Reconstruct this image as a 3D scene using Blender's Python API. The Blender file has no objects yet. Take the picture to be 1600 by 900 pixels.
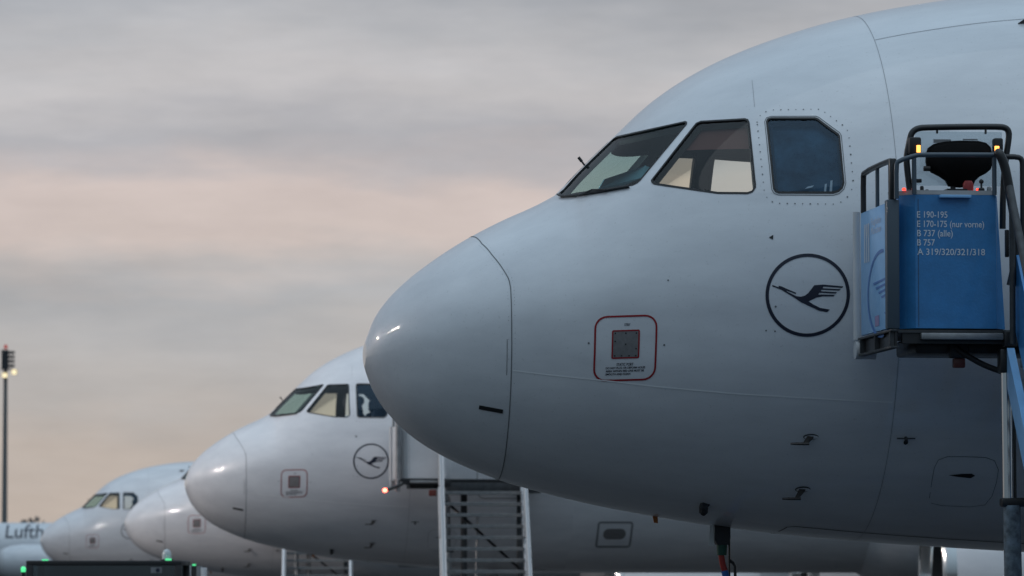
import bpy, bmesh, math, random
import numpy as np
from mathutils import Vector, Matrix
from mathutils.geometry import delaunay_2d_cdt
random.seed(7)
S = bpy.context.scene
C = S.collection
R = math.radians

# ------------------------------------------------------------------ camera, sky, sun, exposure
CAMH = 1.60
cam = bpy.data.cameras.new('camera'); cam_o = bpy.data.objects.new('camera', cam); C.objects.link(cam_o)
cam.sensor_width = 36.0; cam.lens = 36.0 * 7000 / 1600
cam_o.location = (0, 0, CAMH)
cam_o.rotation_euler = (math.pi / 2 + math.atan((897 - 450) / 7000), 0, 0)
cam.clip_start = 0.5; cam.clip_end = 20000
cam.dof.use_dof = True; cam.dof.focus_distance = 30.3; cam.dof.aperture_fstop = cam.lens / 29.0
S.camera = cam_o
S.render.resolution_x = 1024; S.render.resolution_y = 576
S.view_settings.view_transform = 'Standard'; S.view_settings.look = 'None'
S.view_settings.exposure = 0.0; S.view_settings.gamma = 1.0
S.view_settings.use_curve_mapping = False
S.cycles.max_bounces = 8; S.cycles.transparent_max_bounces = 16

SUN_EL, SUN_AZ = 68.0, 165.0        # what is left of the sun: a wide soft patch of bright cloud high behind the camera
w = bpy.data.worlds.new('World'); S.world = w; w.use_nodes = True
nt = w.node_tree; nt.nodes.clear()
def N(t, **k):
    n = nt.nodes.new(t)
    for a, b in k.items(): setattr(n, a, b)
    return n
def L(a, b): nt.links.new(a, b)
def M(op, a, b=None, c=None):
    n = N('ShaderNodeMath', operation=op)
    for i, v in enumerate((a, b, c)):
        if v is None: continue
        if isinstance(v, (int, float)): n.inputs[i].default_value = v
        else: L(v, n.inputs[i])
    return n.outputs[0]
tc = N('ShaderNodeTexCoord'); sep = N('ShaderNodeSeparateXYZ'); L(tc.outputs['Generated'], sep.inputs[0])
zc_ = M('MINIMUM', M('MAXIMUM', sep.outputs['Z'], -1.0), 1.0)
elev = M('MULTIPLY', M('ARCSINE', zc_), 180 / math.pi)          # degrees
az = M('MULTIPLY', M('ARCTAN2', sep.outputs['X'], sep.outputs['Y']), 180 / math.pi)
def noise(sx, sy, scale, detail, rough, ox=0.0):
    cb = N('ShaderNodeCombineXYZ')
    L(M('MULTIPLY_ADD', az, sx, ox), cb.inputs[0]); L(M('MULTIPLY', elev, sy), cb.inputs[1])
    n = N('ShaderNodeTexNoise'); n.noise_dimensions = '3D'
    n.inputs['Scale'].default_value = scale; n.inputs['Detail'].default_value = detail; n.inputs['Roughness'].default_value = rough
    L(cb.outputs[0], n.inputs['Vector']); return n.outputs['Fac']
warp = M('MULTIPLY', M('SUBTRACT', noise(.22, .5, 1.0, 4, .55, 3.1), .5), 1.5)
warp = M('ADD', warp, M('MULTIPLY', M('SUBTRACT', noise(.40, 2.2, 1.0, 5, .58, 9.0), .5), .95))
we = M('ADD', elev, warp)
ramp = N('ShaderNodeValToRGB'); L(M('DIVIDE', we, 20.0), ramp.inputs[0])
def s2l(c):
    c = (c[0] + 2, c[1] + 1, c[2] + 2); return tuple(((v / 255) / 12.92 if v / 255 <= .04045 else ((v / 255 + .055) / 1.055) ** 2.4) for v in c)
stops = [(0.0, (178, 168, 158)), (0.8, (187, 175, 164)), (1.5, (187, 177, 168)), (2.3, (182, 178, 174)), (3.0, (182, 180, 178)), (3.55, (172, 173, 174)),
         (3.95, (186, 181, 178)), (4.35, (205, 192, 185)), (4.8, (204, 191, 185)), (5.2, (185, 180, 180)), (5.65, (176, 176, 179)),
         (6.2, (194, 192, 192)), (6.8, (181, 182, 184)), (7.5, (164, 168, 173)), (9.0, (150, 157, 165)), (12.0, (146, 155, 165)), (20.0, (146, 157, 170))]
e_ = ramp.color_ramp.elements
e_[0].position = 0; e_[1].position = 1
for i, (d, c) in enumerate(stops):
    if i == 0: el_ = e_[0]
    elif i == len(stops) - 1: el_ = e_[-1]
    else: el_ = e_.new(d / 20.0)
    el_.color = (*s2l(c), 1)
# the sky away from the glowing horizon: even blue-grey dusk overcast
up = N('ShaderNodeMapRange'); up.interpolation_type = 'SMOOTHSTEP'
L(elev, up.inputs[0]); up.inputs[1].default_value = 10; up.inputs[2].default_value = 55
side = N('ShaderNodeMapRange'); side.interpolation_type = 'SMOOTHSTEP'
L(M('ABSOLUTE', az), side.inputs[0]); side.inputs[1].default_value = 25; side.inputs[2].default_value = 120
cool = N('ShaderNodeMix', data_type='RGBA')
L(noise(.03, .09, 1.0, 5, .6, 1.7), cool.inputs['Factor'])
COOL_A, COOL_B = (.43, .59, .74, 1), (.60, .79, .96, 1)
cool.inputs['A'].default_value = COOL_A; cool.inputs['B'].default_value = COOL_B
mx = N('ShaderNodeMix', data_type='RGBA'); L(M('MAXIMUM', up.outputs[0], side.outputs[0]), mx.inputs['Factor'])
cl = N('ShaderNodeMix', data_type='RGBA', blend_type='MULTIPLY'); cl.inputs['Factor'].default_value = 1.0
mott = M('ADD', M('MULTIPLY_ADD', noise(.40, 1.5, 1.0, 7, .62, 5.5), .36, .67), M('MULTIPLY', noise(.14, .42, 1.0, 3, .5, 2.2), .34))
L(ramp.outputs[0], cl.inputs['A']); L(mott, cl.inputs['B'])
cie = M('DIVIDE', M('MULTIPLY_ADD', M('MAXIMUM', zc_, 0.0), 2.45, .60), 3.0)      # overcast dome: zenith brighter than the horizon
dome = N('ShaderNodeMix', data_type='RGBA', blend_type='MULTIPLY'); dome.inputs['Factor'].default_value = 1.0
L(cool.outputs['Result'], dome.inputs['A']); L(cie, dome.inputs['B'])
L(cl.outputs['Result'], mx.inputs['A']); L(dome.outputs['Result'], mx.inputs['B'])
sky = N('ShaderNodeTexSky', sky_type='NISHITA', sun_disc=False)
sky.sun_elevation = R(SUN_EL); sky.sun_rotation = R(SUN_AZ)
bg1 = N('ShaderNodeBackground'); L(sky.outputs[0], bg1.inputs[0]); bg1.inputs[1].default_value = 0.05
bg2 = N('ShaderNodeBackground'); L(mx.outputs['Result'], bg2.inputs[0]); bg2.inputs[1].default_value = 1.0
ms = N('ShaderNodeMixShader'); ms.inputs[0].default_value = 0.96       # thick cloud over the clear sky
L(bg1.outputs[0], ms.inputs[1]); L(bg2.outputs[0], ms.inputs[2])
wo = N('ShaderNodeOutputWorld'); L(ms.outputs[0], wo.inputs[0])

sun = bpy.data.lights.new('sun', 'SUN'); sun.energy = 0.35; sun.angle = R(60); sun.color = (.90, .95, 1.0)
sun_o = bpy.data.objects.new('sun', sun); C.objects.link(sun_o)
_d = Vector((math.sin(R(SUN_AZ)) * math.cos(R(SUN_EL)), math.cos(R(SUN_AZ)) * math.cos(R(SUN_EL)), math.sin(R(SUN_EL))))
sun_o.rotation_euler = (-_d).to_track_quat('-Z', 'Y').to_euler()
sun_o.location = (20, -60, 60)

# ------------------------------------------------------------------ materials
MT = {}
def mat(name, col, rough=.5, metal=0.0, coat=0.0, bump=0.0, bscale=40.0, var=0.0, vscale=3.0, emit=None, estr=0.0, spec=.5, dirt=None):
    if name in MT: return MT[name]
    m = bpy.data.materials.new(name); m.use_nodes = True; t = m.node_tree; b = t.nodes['Principled BSDF']
    b.inputs['Base Color'].default_value = (*col, 1); b.inputs['Roughness'].default_value = rough; b.inputs['Metallic'].default_value = metal
    b.inputs['Coat Weight'].default_value = coat; b.inputs['Coat Roughness'].default_value = .06
    b.inputs['Specular IOR Level'].default_value = spec
    if emit: b.inputs['Emission Color'].default_value = (*emit, 1); b.inputs['Emission Strength'].default_value = estr
    tcn = t.nodes.new('ShaderNodeTexCoord')
    if var:
        n = t.nodes.new('ShaderNodeTexNoise'); n.inputs['Scale'].default_value = vscale; n.inputs['Detail'].default_value = 6; n.inputs['Roughness'].default_value = .65
        t.links.new(tcn.outputs['Object'], n.inputs['Vector'])
        r = t.nodes.new('ShaderNodeValToRGB'); r.color_ramp.elements[0].position = .3; r.color_ramp.elements[1].position = .7
        d = dirt or tuple(c * (1 - var) for c in col)
        r.color_ramp.elements[0].color = (*d, 1); r.color_ramp.elements[1].color = (*col, 1)
        t.links.new(n.outputs['Fac'], r.inputs[0]); t.links.new(r.outputs[0], b.inputs['Base Color'])
        mr = t.nodes.new('ShaderNodeMapRange'); mr.inputs[3].default_value = rough * 1.35; mr.inputs[4].default_value = rough * .85
        t.links.new(n.outputs['Fac'], mr.inputs[0]); t.links.new(mr.outputs[0], b.inputs['Roughness'])
    if bump:
        n2 = t.nodes.new('ShaderNodeTexNoise'); n2.inputs['Scale'].default_value = bscale; n2.inputs['Detail'].default_value = 3
        t.links.new(tcn.outputs['Object'], n2.inputs['Vector'])
        bp = t.nodes.new('ShaderNodeBump'); bp.inputs['Strength'].default_value = bump; bp.inputs['Distance'].default_value = .01
        t.links.new(n2.outputs['Fac'], bp.inputs['Height']); t.links.new(bp.outputs[0], b.inputs['Normal'])
    MT[name] = m; return m
def paint_white():
    """white aircraft enamel: faint oil-canning of the skin, streaks of grime running aft"""
    m = mat('aircraft_white', (.74, .76, .79), .40, 0, .35, 0)
    t = m.node_tree; b = t.nodes['Principled BSDF']
    tcn = t.nodes.new('ShaderNodeTexCoord')
    mp = t.nodes.new('ShaderNodeMapping'); mp.inputs['Scale'].default_value = (.55, 1.5, 2.2); t.links.new(tcn.outputs['Object'], mp.inputs[0])
    n = t.nodes.new('ShaderNodeTexNoise'); n.inputs['Scale'].default_value = 1.6; n.inputs['Detail'].default_value = 8; n.inputs['Roughness'].default_value = .62
    oi = t.nodes.new('ShaderNodeObjectInfo'); va = t.nodes.new('ShaderNodeVectorMath'); va.operation = 'MULTIPLY_ADD'; va.inputs[1].default_value = (37, 23, 11)
    t.links.new(oi.outputs['Random'], va.inputs[0]); t.links.new(mp.outputs[0], va.inputs[2]); t.links.new(va.outputs[0], n.inputs['Vector'])
    r = t.nodes.new('ShaderNodeValToRGB'); r.color_ramp.elements[0].position = .28; r.color_ramp.elements[1].position = .68
    r.color_ramp.elements[0].color = (.62, .635, .665, 1); r.color_ramp.elements[1].color = (.76, .775, .80, 1)
    t.links.new(n.outputs['Fac'], r.inputs[0]); 
    f = t.nodes.new('ShaderNodeTexNoise'); f.inputs['Scale'].default_value = 55; f.inputs['Detail'].default_value = 4
    t.links.new(tcn.outputs['Object'], f.inputs['Vector'])
    r2 = t.nodes.new('ShaderNodeValToRGB'); r2.color_ramp.elements[0].position = .27; r2.color_ramp.elements[1].position = .36
    r2.color_ramp.elements[0].color = (.86, .86, .85, 1); r2.color_ramp.elements[1].color = (1, 1, 1, 1); t.links.new(f.outputs['Fac'], r2.inputs[0])
    mm = t.nodes.new('ShaderNodeMix'); mm.data_type = 'RGBA'; mm.blend_type = 'MULTIPLY'; mm.inputs['Factor'].default_value = 1
    t.links.new(r.outputs[0], mm.inputs['A']); t.links.new(r2.outputs[0], mm.inputs['B']); t.links.new(mm.outputs['Result'], b.inputs['Base Color'])
    mr = t.nodes.new('ShaderNodeMapRange'); mr.inputs[3].default_value = .44; mr.inputs[4].default_value = .28
    t.links.new(n.outputs['Fac'], mr.inputs[0]); t.links.new(mr.outputs[0], b.inputs['Roughness'])
    n2 = t.nodes.new('ShaderNodeTexNoise'); n2.inputs['Scale'].default_value = 1.7; n2.inputs['Detail'].default_value = 2
    t.links.new(tcn.outputs['Object'], n2.inputs['Vector'])
    bp = t.nodes.new('ShaderNodeBump'); bp.inputs['Strength'].default_value = .25; bp.inputs['Distance'].default_value = .008
    t.links.new(n2.outputs['Fac'], bp.inputs['Height']); t.links.new(bp.outputs[0], b.inputs['Normal']); t.links.new(bp.outputs[0], b.inputs['Coat Normal'])
    b.inputs['Coat Roughness'].default_value = .02; b.inputs['Coat Weight'].default_value = .7
    return m
def glass(name, tint, refl=.09, rough=.02, fk=.8, gcol=(1, 1, 1)):
    m = bpy.data.materials.new(name); m.use_nodes = True; t = m.node_tree; t.nodes.clear()
    o = t.nodes.new('ShaderNodeOutputMaterial'); tr = t.nodes.new('ShaderNodeBsdfTransparent'); tr.inputs[0].default_value = (*tint, 1)
    g = t.nodes.new('ShaderNodeBsdfGlossy'); g.inputs['Roughness'].default_value = rough; g.inputs['Color'].default_value = (*gcol, 1)
    fr = t.nodes.new('ShaderNodeFresnel'); fr.inputs[0].default_value = 1.5
    ad = t.nodes.new('ShaderNodeMath'); ad.operation = 'MULTIPLY_ADD'; ad.inputs[1].default_value = fk; ad.inputs[2].default_value = refl - .03
    t.links.new(fr.outputs[0], ad.inputs[0])
    mx_ = t.nodes.new('ShaderNodeMixShader'); t.links.new(ad.outputs[0], mx_.inputs[0]); t.links.new(tr.outputs[0], mx_.inputs[1]); t.links.new(g.outputs[0], mx_.inputs[2])
    t.links.new(mx_.outputs[0], o.inputs[0]); MT[name] = m; return m
WHITE = paint_white()
SEAM = mat('seam_sealant', (.15, .16, .17), .6)
SEAM_GLINT = mat('painted_seam_glint', (.88, .89, .90), .25, 0, .5)  # glint along the lap joint painted in as a near-white colour
SEAM2 = mat('seam_faint', (.36, .37, .39), .5)
BLACK = mat('black_rubber', (.012, .013, .015), .55)
NAVY = mat('navy_decal', (.012, .016, .035), .4)
RED = mat('red_decal', (.30, .012, .018), .45)
PORT = mat('bare_port_metal', (.27, .265, .27), .5, .35, var=.25, vscale=30)
DKGREY = mat('dark_grey', (.05, .052, .056), .6)
CABIN = mat('cockpit_lining', (.055, .06, .068), .8, var=.3, vscale=5)
CABIN_R = mat('cockpit_overhead', (.10, .062, .06), .85)
SEATM = mat('cockpit_seat_cloth', (.03, .04, .07), .9)
PROBE = mat('probe_metal', (.06, .055, .052), .4, .5)
CHROME = mat('polished_metal', (.75, .75, .74), .16, 1.0)
STEEL = mat('galvanised_steel', (.35, .36, .37), .45, .7, var=.35, vscale=9)
DSTEEL = mat('dark_steel', (.06, .065, .07), .5, .4, var=.4, vscale=14)
BTUBE = mat('black_tube_paint', (.012, .013, .015), .42, 0, .2, var=.3, vscale=12)
TUBE = mat('blue_grey_tube_paint', (.05, .075, .10), .45, 0, .2)
BLUE = mat('blue_panel_paint', (.038, .225, .52), .42, 0, .2, .15, 60, var=.26, vscale=5)
BLUE_LIT = mat('sky_lit_blue_panel_paint', (.27, .56, .92), .38, 0, .3, var=.14, vscale=5)  # the blue paint made paler: sky light on the side wall put into colour
LGREY = mat('light_grey_panel_paint', (.66, .665, .68), .45, 0, .1, var=.15, vscale=3)
MGREY = mat('mid_grey_panel_paint', (.22, .23, .245), .5, var=.2, vscale=4)
TREAD = mat('worn_tread_steel', (.24, .245, .25), .55, .3, var=.4, vscale=8)
PEEL = mat('peeling_blue_grey_paint', (.22, .28, .33), .5, 0, 0, .6, 25, var=.9, vscale=9, dirt=(.010, .011, .013))
LETTER = mat('pale_lettering', (.60, .66, .74), .5)
LETTER_M = mat('mid_blue_lettering', (.08, .20, .50), .5)
AMBER = mat('amber_lamp_lens', (.9, .35, .08), .3, emit=(1.0, .36, .07), estr=3)
REDL = mat('red_lit_lens', (.8, .03, .02), .3, emit=(1.0, .06, .03), estr=2.2)
REDB = mat('red_button', (.28, .02, .02), .4)
GREENL = mat('green_lit_lens', (.1, .8, .3), .3, emit=(.12, 1.0, .38), estr=.8)
ORANGE = mat('orange_paint', (.42, .13, .02), .6)
BROWN = mat('red_brown_lens', (.12, .022, .015), .4)
RUBBER = mat('tyre_rubber', (.02, .02, .021), .85, bump=.3)
GL_WS = glass('windshield_glass', (.73, .90, .87), .06, .02, .35)
GL_W2 = glass('side_window_glass', (.90, .91, .83), .05, .02, .5)
GL_W3 = glass('rear_side_window_glass', (.78, .88, .94), .06, .04, .6, (.40, .58, .78))
ACRYL = glass('scratched_acrylic', (.84, .88, .90), .12, .18)
DOME = mat('milky_beacon_dome', (.52, .58, .58), .25)

# ------------------------------------------------------------------ mesh helpers
class MB:
    def __init__(s): s.v = []; s.f = []
    def add(s, v, f):
        k = len(s.v); s.v += [tuple(map(float, p)) for p in v]; s.f += [tuple(i + k for i in q) for q in f]; return s
    def box(s, x0, x1, y0, y1, z0, z1, bev=0.0):
        if bev <= 0:
            v = [(x, y, z) for x in (x0, x1) for y in (y0, y1) for z in (z0, z1)]
            return s.add(v, [(0, 1, 3, 2), (4, 6, 7, 5), (0, 4, 5, 1), (2, 3, 7, 6), (0, 2, 6, 4), (1, 5, 7, 3)])
        bm = bmesh.new(); bmesh.ops.create_cube(bm, size=1)
        for q in bm.verts: q.co = Vector(((x0 + x1) / 2 + q.co.x * abs(x1 - x0), (y0 + y1) / 2 + q.co.y * abs(y1 - y0), (z0 + z1) / 2 + q.co.z * abs(z1 - z0)))
        bmesh.ops.bevel(bm, geom=bm.edges[:], offset=bev, segments=2, affect='EDGES', profile=.5)
        bm.verts.index_update(); s.add([q.co for q in bm.verts], [[q.index for q in f.verts] for f in bm.faces]); bm.free(); return s
    def tube(s, pts, r, n=10, cap=True, smooth_path=0):
        P = [Vector(p) for p in pts]
        for _ in range(smooth_path):
            Q = [P[0]]
            for a, b in zip(P[:-1], P[1:]): Q += [a * .75 + b * .25, a * .25 + b * .75]
            Q.append(P[-1]); P = Q
        rr = r if isinstance(r, (list, tuple)) else [r] * len(P)
        rings = []; up = None
        for i, p in enumerate(P):
            t = (P[min(i + 1, len(P) - 1)] - P[max(i - 1, 0)]).normalized()
            if up is None: up = t.orthogonal().normalized()
            up = (up - t * up.dot(t)).normalized(); sd = t.cross(up)
            rings.append([p + (up * math.cos(2 * math.pi * k / n) + sd * math.sin(2 * math.pi * k / n)) * rr[i] for k in range(n)])
        v = [q for g in rings for q in g]; f = []
        for i in range(len(P) - 1):
            for k in range(n): f.append((i * n + k, i * n + (k + 1) % n, (i + 1) * n + (k + 1) % n, (i + 1) * n + k))
        if cap: f += [tuple(range(n))[::-1], tuple((len(P) - 1) * n + k for k in range(n))]
        return s.add(v, f)
    def lathe(s, prof, axis='z', c=(0, 0, 0), n=24, cap=True):
        v = []; f = []
        for h, r in prof:
            for k in range(n):
                a = 2 * math.pi * k / n; p, q = r * math.cos(a), r * math.sin(a)
                v.append({'z': (c[0] + p, c[1] + q, c[2] + h), 'x': (c[0] + h, c[1] + p, c[2] + q), 'y': (c[0] + q, c[1] + h, c[2] + p)}[axis])
        m = len(prof)
        for i in range(m - 1):
            for k in range(n): f.append((i * n + k, i * n + (k + 1) % n, (i + 1) * n + (k + 1) % n, (i + 1) * n + k))
        if cap: f += [tuple(range(n))[::-1], tuple((m - 1) * n + k for k in range(n))]
        return s.add(v, f)
    def prism(s, poly, lo, hi, fn):
        """poly of 2-D points; fn(p, h) -> 3-D point at height h"""
        n = len(poly); v = [fn(p, lo) for p in poly] + [fn(p, hi) for p in poly]
        return s.add(v, [tuple(range(n))[::-1], tuple(range(n, 2 * n))] + [(i, (i + 1) % n, n + (i + 1) % n, n + i) for i in range(n)])
    def mesh(s, name, smooth=False):
        me = bpy.data.meshes.new(name); me.from_pydata(s.v, [], s.f); me.validate()
        bm = bmesh.new(); bm.from_mesh(me); bmesh.ops.recalc_face_normals(bm, faces=bm.faces); bm.to_mesh(me); bm.free()
        if smooth:
            me.shade_smooth()
            me.set_sharp_from_angle(angle=R(38))
        return me
def link(name, me, m, parent=None, loc=None):
    o = bpy.data.objects.new(name, me); C.objects.link(o)
    if m is not None and me is not None and len(me.materials) == 0: me.materials.append(m)
    if parent: o.parent = parent
    if loc: o.location = loc
    return o
def put(name, mb, m, parent=None, smooth=False): return link(name, mb.mesh(name, smooth), m, parent)
def tag(o, label=None, cat=None, group=None, kind=None):
    for k, v in (('label', label), ('category', cat), ('group', group), ('kind', kind)):
        if v: o[k] = v
    return o
def empty(name, loc, rz=0):
    o = bpy.data.objects.new(name, None); C.objects.link(o); o.location = loc; o.rotation_euler = (0, 0, rz); o.empty_display_size = .3; return o
def copy_tree(o, parent=None, skip=()):
    c = o.copy(); C.objects.link(c); c.parent = parent
    for ch in [q for q in bpy.data.objects if q.parent == o]:
        if ch.get('only_first'): continue
        copy_tree(ch, c)
    return c
def text2d(s, size=1.0, fit_w=None, align='LEFT', bold=0.0):
    cu = bpy.data.curves.new('t', 'FONT'); cu.body = s; cu.size = size; cu.align_x = align; cu.offset = bold; cu.resolution_u = 3
    ob = bpy.data.objects.new('t', cu); C.objects.link(ob)
    dg = bpy.context.evaluated_depsgraph_get(); me = bpy.data.meshes.new_from_object(ob.evaluated_get(dg))
    v = [(p.co.x, p.co.y) for p in me.vertices]; f = [tuple(q.vertices) for q in me.polygons]
    bpy.data.objects.remove(ob); bpy.data.curves.remove(cu); bpy.data.meshes.remove(me)
    if fit_w and v:
        x0 = min(p[0] for p in v); x1 = max(p[0] for p in v); k = fit_w / (x1 - x0)
        off = x0 if align == 'LEFT' else (x0 + x1) / 2
        v = [((p[0] - off) * k, p[1]) for p in v]
    return v, f

# ------------------------------------------------------------------ airliner nose surface (x aft, +y starboard, z up from the fuselage axis)
ZTIP = -0.62
TOP = [(0.0,-0.62),(0.03,-0.49),(0.08,-0.365),(0.16,-0.245),(0.3,-0.1),(0.5,0.056),(0.75,0.217),(1.0,0.348),(1.25,0.462),(1.42,0.562),(1.5,0.652),(1.65,0.806),(1.85,0.999),(2.05,1.188),(2.3,1.368),(2.6,1.530),(3.0,1.690),(3.4,1.815),(3.9,1.925),(4.5,2.013),(5.2,2.06),(6.2,2.07),(24,2.07),(28,2.06),(32,1.95),(36,1.65),(37.5,1.35)]
BOT = [(0.0,-0.62),(0.03,-0.765),(0.08,-0.885),(0.16,-1.01),(0.3,-1.159),(0.5,-1.3),(0.75,-1.424),(1.0,-1.519),(1.4,-1.63),(1.9,-1.737),(2.5,-1.835),(3.1,-1.907),(3.8,-1.966),(4.5,-2.010),(5.2,-2.045),(6.2,-2.07),(24,-2.07),(27,-1.75),(32,-.55),(36,.55),(37.5,.95)]
WID = [(0,0),(.03,.20),(.08,.33),(.16,.46),(.3,.63),(.5,.81),(.75,.98),(1.0,1.12),(1.5,1.34),(2,1.51),(2.5,1.64),(3,1.74),(3.5,1.815),(4,1.87),(4.5,1.915),(5,1.945),(5.5,1.965),(6.2,1.975),(24,1.975),(28,1.8),(32,1.25),(36,.5),(37.5,.2)]
def pchip(pts):
    xs = np.sqrt(np.array([a for a, _ in pts], float)); ys = np.array([b for _, b in pts], float)
    h = np.diff(xs); d = np.diff(ys) / h; m = np.zeros_like(ys)
    for i in range(1, len(xs) - 1):
        if d[i-1] * d[i] > 0:
            w1 = 2 * h[i] + h[i-1]; w2 = h[i] + 2 * h[i-1]; m[i] = (w1 + w2) / (w1 / d[i-1] + w2 / d[i])
    m[0] = d[0]; m[-1] = d[-1]
    def f(x):
        x = np.sqrt(np.maximum(np.asarray(x, float), 0)); i = np.clip(np.searchsorted(xs, x) - 1, 0, len(h) - 1); t = np.clip((x - xs[i]) / h[i], 0, 1)
        return ys[i]*(1+2*t)*(1-t)**2 + h[i]*m[i]*t*(1-t)**2 + ys[i+1]*t*t*(3-2*t) + h[i]*m[i+1]*t*t*(t-1)
    return f
fT, fB, fW = pchip(TOP), pchip(BOT), pchip(WID)
def fM(x):
    x = np.asarray(x, float); t = np.clip(x / 5.5, 0, 1); t2 = np.clip((x - 24) / 13.5, 0, 1)
    return ZTIP * (1 - t)**2 * (1 + .3 * t) + 1.15 * t2**1.6
def spt(x, a, port=True):
    """point on the port (camera) side for a in -90..90 deg"""
    x = np.asarray(x, float); a = np.asarray(a, float); T, B, W, Mm = fT(x), fB(x), fW(x), fM(x); s = np.sin(a)
    y = W * np.cos(a)
    return np.stack([x + 0 * a, -y if port else y, np.where(s > 0, Mm + (T - Mm) * s, Mm + (Mm - B) * s)], -1)
def G(p):
    x, y, z = p[..., 0], p[..., 1], p[..., 2]; T, B, W, Mm = fT(x), fB(x), np.maximum(fW(x), 1e-3), fM(x)
    q = np.where(z > Mm, (z - Mm) / np.maximum(T - Mm, 1e-3), (z - Mm) / np.maximum(Mm - B, 1e-3))
    return (y / W)**2 + q**2 - 1
def snorm(p):
    p = np.asarray(p, float); e = 2e-3; g = []
    for i in range(3):
        d = np.zeros(3); d[i] = e; g.append(G(p + d) - G(p - d))
    n = np.stack(g, -1); n[p[..., 0] < .012] = (-1, 0, 0)
    return n / np.maximum(np.linalg.norm(n, axis=-1, keepdims=True), 1e-9)
def ang_of(x, z):
    x = np.asarray(x, float); z = np.asarray(z, float); T, B, Mm = fT(x), fB(x), fM(x)
    return np.arcsin(np.clip(np.where(z > Mm, (z - Mm) / (T - Mm), (z - Mm) / (Mm - B)), -1, 1))
def side(x, z, off=0.0):
    p = spt(x, ang_of(x, z)); return p + snorm(p) * off if off else p
def smooth_mesh(name, V, F, normals=None):
    if normals is not None:       # wind every face to agree with the surface normal
        Vn = np.asarray(V, float); Nn = np.asarray(normals, float); F2 = []
        for f in F:
            a, b, c = Vn[f[0]], Vn[f[1]], Vn[f[2]]
            gn = np.cross(b - a, c - a); F2.append(tuple(f) if float(np.dot(gn, Nn[f[0]] + Nn[f[1]] + Nn[f[2]])) >= 0 else tuple(f)[::-1])
        F = F2
    me = bpy.data.meshes.new(name); me.from_pydata([tuple(v) for v in V], [], [tuple(map(int, f)) for f in F])
    me.shade_smooth()
    if normals is not None: me.normals_split_custom_set_from_vertices([tuple(n) for n in normals])
    return me
def in_poly(p, poly):
    x, y = p; c = False; n = len(poly)
    for i in range(n):
        x0, y0 = poly[i]; x1, y1 = poly[i-1]
        if (y0 > y) != (y1 > y) and x < (x1 - x0) * (y - y0) / (y1 - y0) + x0: c = not c
    return c
def cdt(outers, holes, grid, keep=None, eps=1e-5):
    """constrained triangulation: loops + free points; returns pts, tris inside outers and outside holes"""
    pts = []; ed = []
    for lp in outers + holes:
        k = len(pts); pts += [Vector(p) for p in lp]; ed += [(k + i, k + (i + 1) % len(lp)) for i in range(len(lp))]
    pts += [Vector(p) for p in grid]
    v, e, f, *_ = delaunay_2d_cdt(pts, ed, [], 0, eps)
    v = [(p.x, p.y) for p in v]; out = []
    for t in f:
        c = (sum(v[i][0] for i in t) / 3, sum(v[i][1] for i in t) / 3)
        if outers and not any(in_poly(c, o) for o in outers): continue
        if any(in_poly(c, h) for h in holes): continue
        out.append(t)
    return v, out
def inset(poly, d):
    n = len(poly); ar = sum(poly[i][0] * poly[(i+1) % n][1] - poly[(i+1) % n][0] * poly[i][1] for i in range(n)); s = 1 if ar > 0 else -1; out = []
    for i in range(n):
        a, b, c = Vector(poly[i-1]), Vector(poly[i]), Vector(poly[(i+1) % n])
        n1 = Vector((-(b - a).y, (b - a).x)).normalized() * s; n2 = Vector((-(c - b).y, (c - b).x)).normalized() * s
        m = (n1 + n2); m = m / max(m.length_squared / 2, .5) if m.length > 1e-6 else n1
        out.append(tuple(b + m * d))
    return out
KA = 1.45     # metres per radian used when working in (x, angle)
WS = [(1.395,1.455),(1.383,1.36),(1.389,1.2531),(1.426,1.1696),(1.462,1.0791),(1.499,1.0003),(1.539,0.9408),(1.581,0.8908),(1.623,0.8475),(1.666,0.8093),(1.709,0.7753),(1.753,0.7449),(1.798,0.7174),(1.827,0.7119),(1.85,0.7171),(1.884,0.7341),(1.917,0.7502),(1.951,0.7661),(1.985,0.7821),(2.019,0.7989),(2.054,0.8168),(2.089,0.8358),(2.124,0.8554),(2.159,0.8757),(2.195,0.8968),(2.199,0.913),(2.189,0.9255),(2.141,0.9487),(2.093,0.9755),(2.046,1.0068),(2.0,1.0451),(1.956,1.0923),(1.913,1.1492),(1.873,1.2178),(1.835,1.3036),(1.806,1.4322),(1.789,1.462),(1.748,1.463),(1.707,1.462),(1.668,1.461),(1.629,1.46),(1.59,1.46),(1.552,1.46),(1.515,1.46),(1.48,1.46),(1.43,1.46)]
W2 = [(1.917,0.6677),(1.919,0.6484),(1.932,0.6292),(1.954,0.6116),(2.0,0.579),(2.047,0.5502),(2.094,0.5245),(2.142,0.501),(2.189,0.4795),(2.237,0.4596),(2.286,0.4411),(2.334,0.4239),(2.383,0.4122),(2.433,0.4013),(2.483,0.3911),(2.532,0.3816),(2.567,0.3835),(2.589,0.3999),(2.591,0.4142),(2.589,0.4499),(2.589,0.4864),(2.589,0.5238),(2.589,0.5621),(2.59,0.6016),(2.591,0.6424),(2.593,0.6847),(2.595,0.7288),(2.589,0.7474),(2.571,0.7594),(2.523,0.7732),(2.475,0.7883),(2.428,0.8048),(2.38,0.8229),(2.333,0.8427),(2.286,0.8647),(2.254,0.8669),(2.219,0.8441),(2.184,0.8221),(2.15,0.8007),(2.116,0.78),(2.082,0.7597),(2.049,0.74),(2.016,0.721),(1.983,0.703),(1.95,0.6853)]
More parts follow.
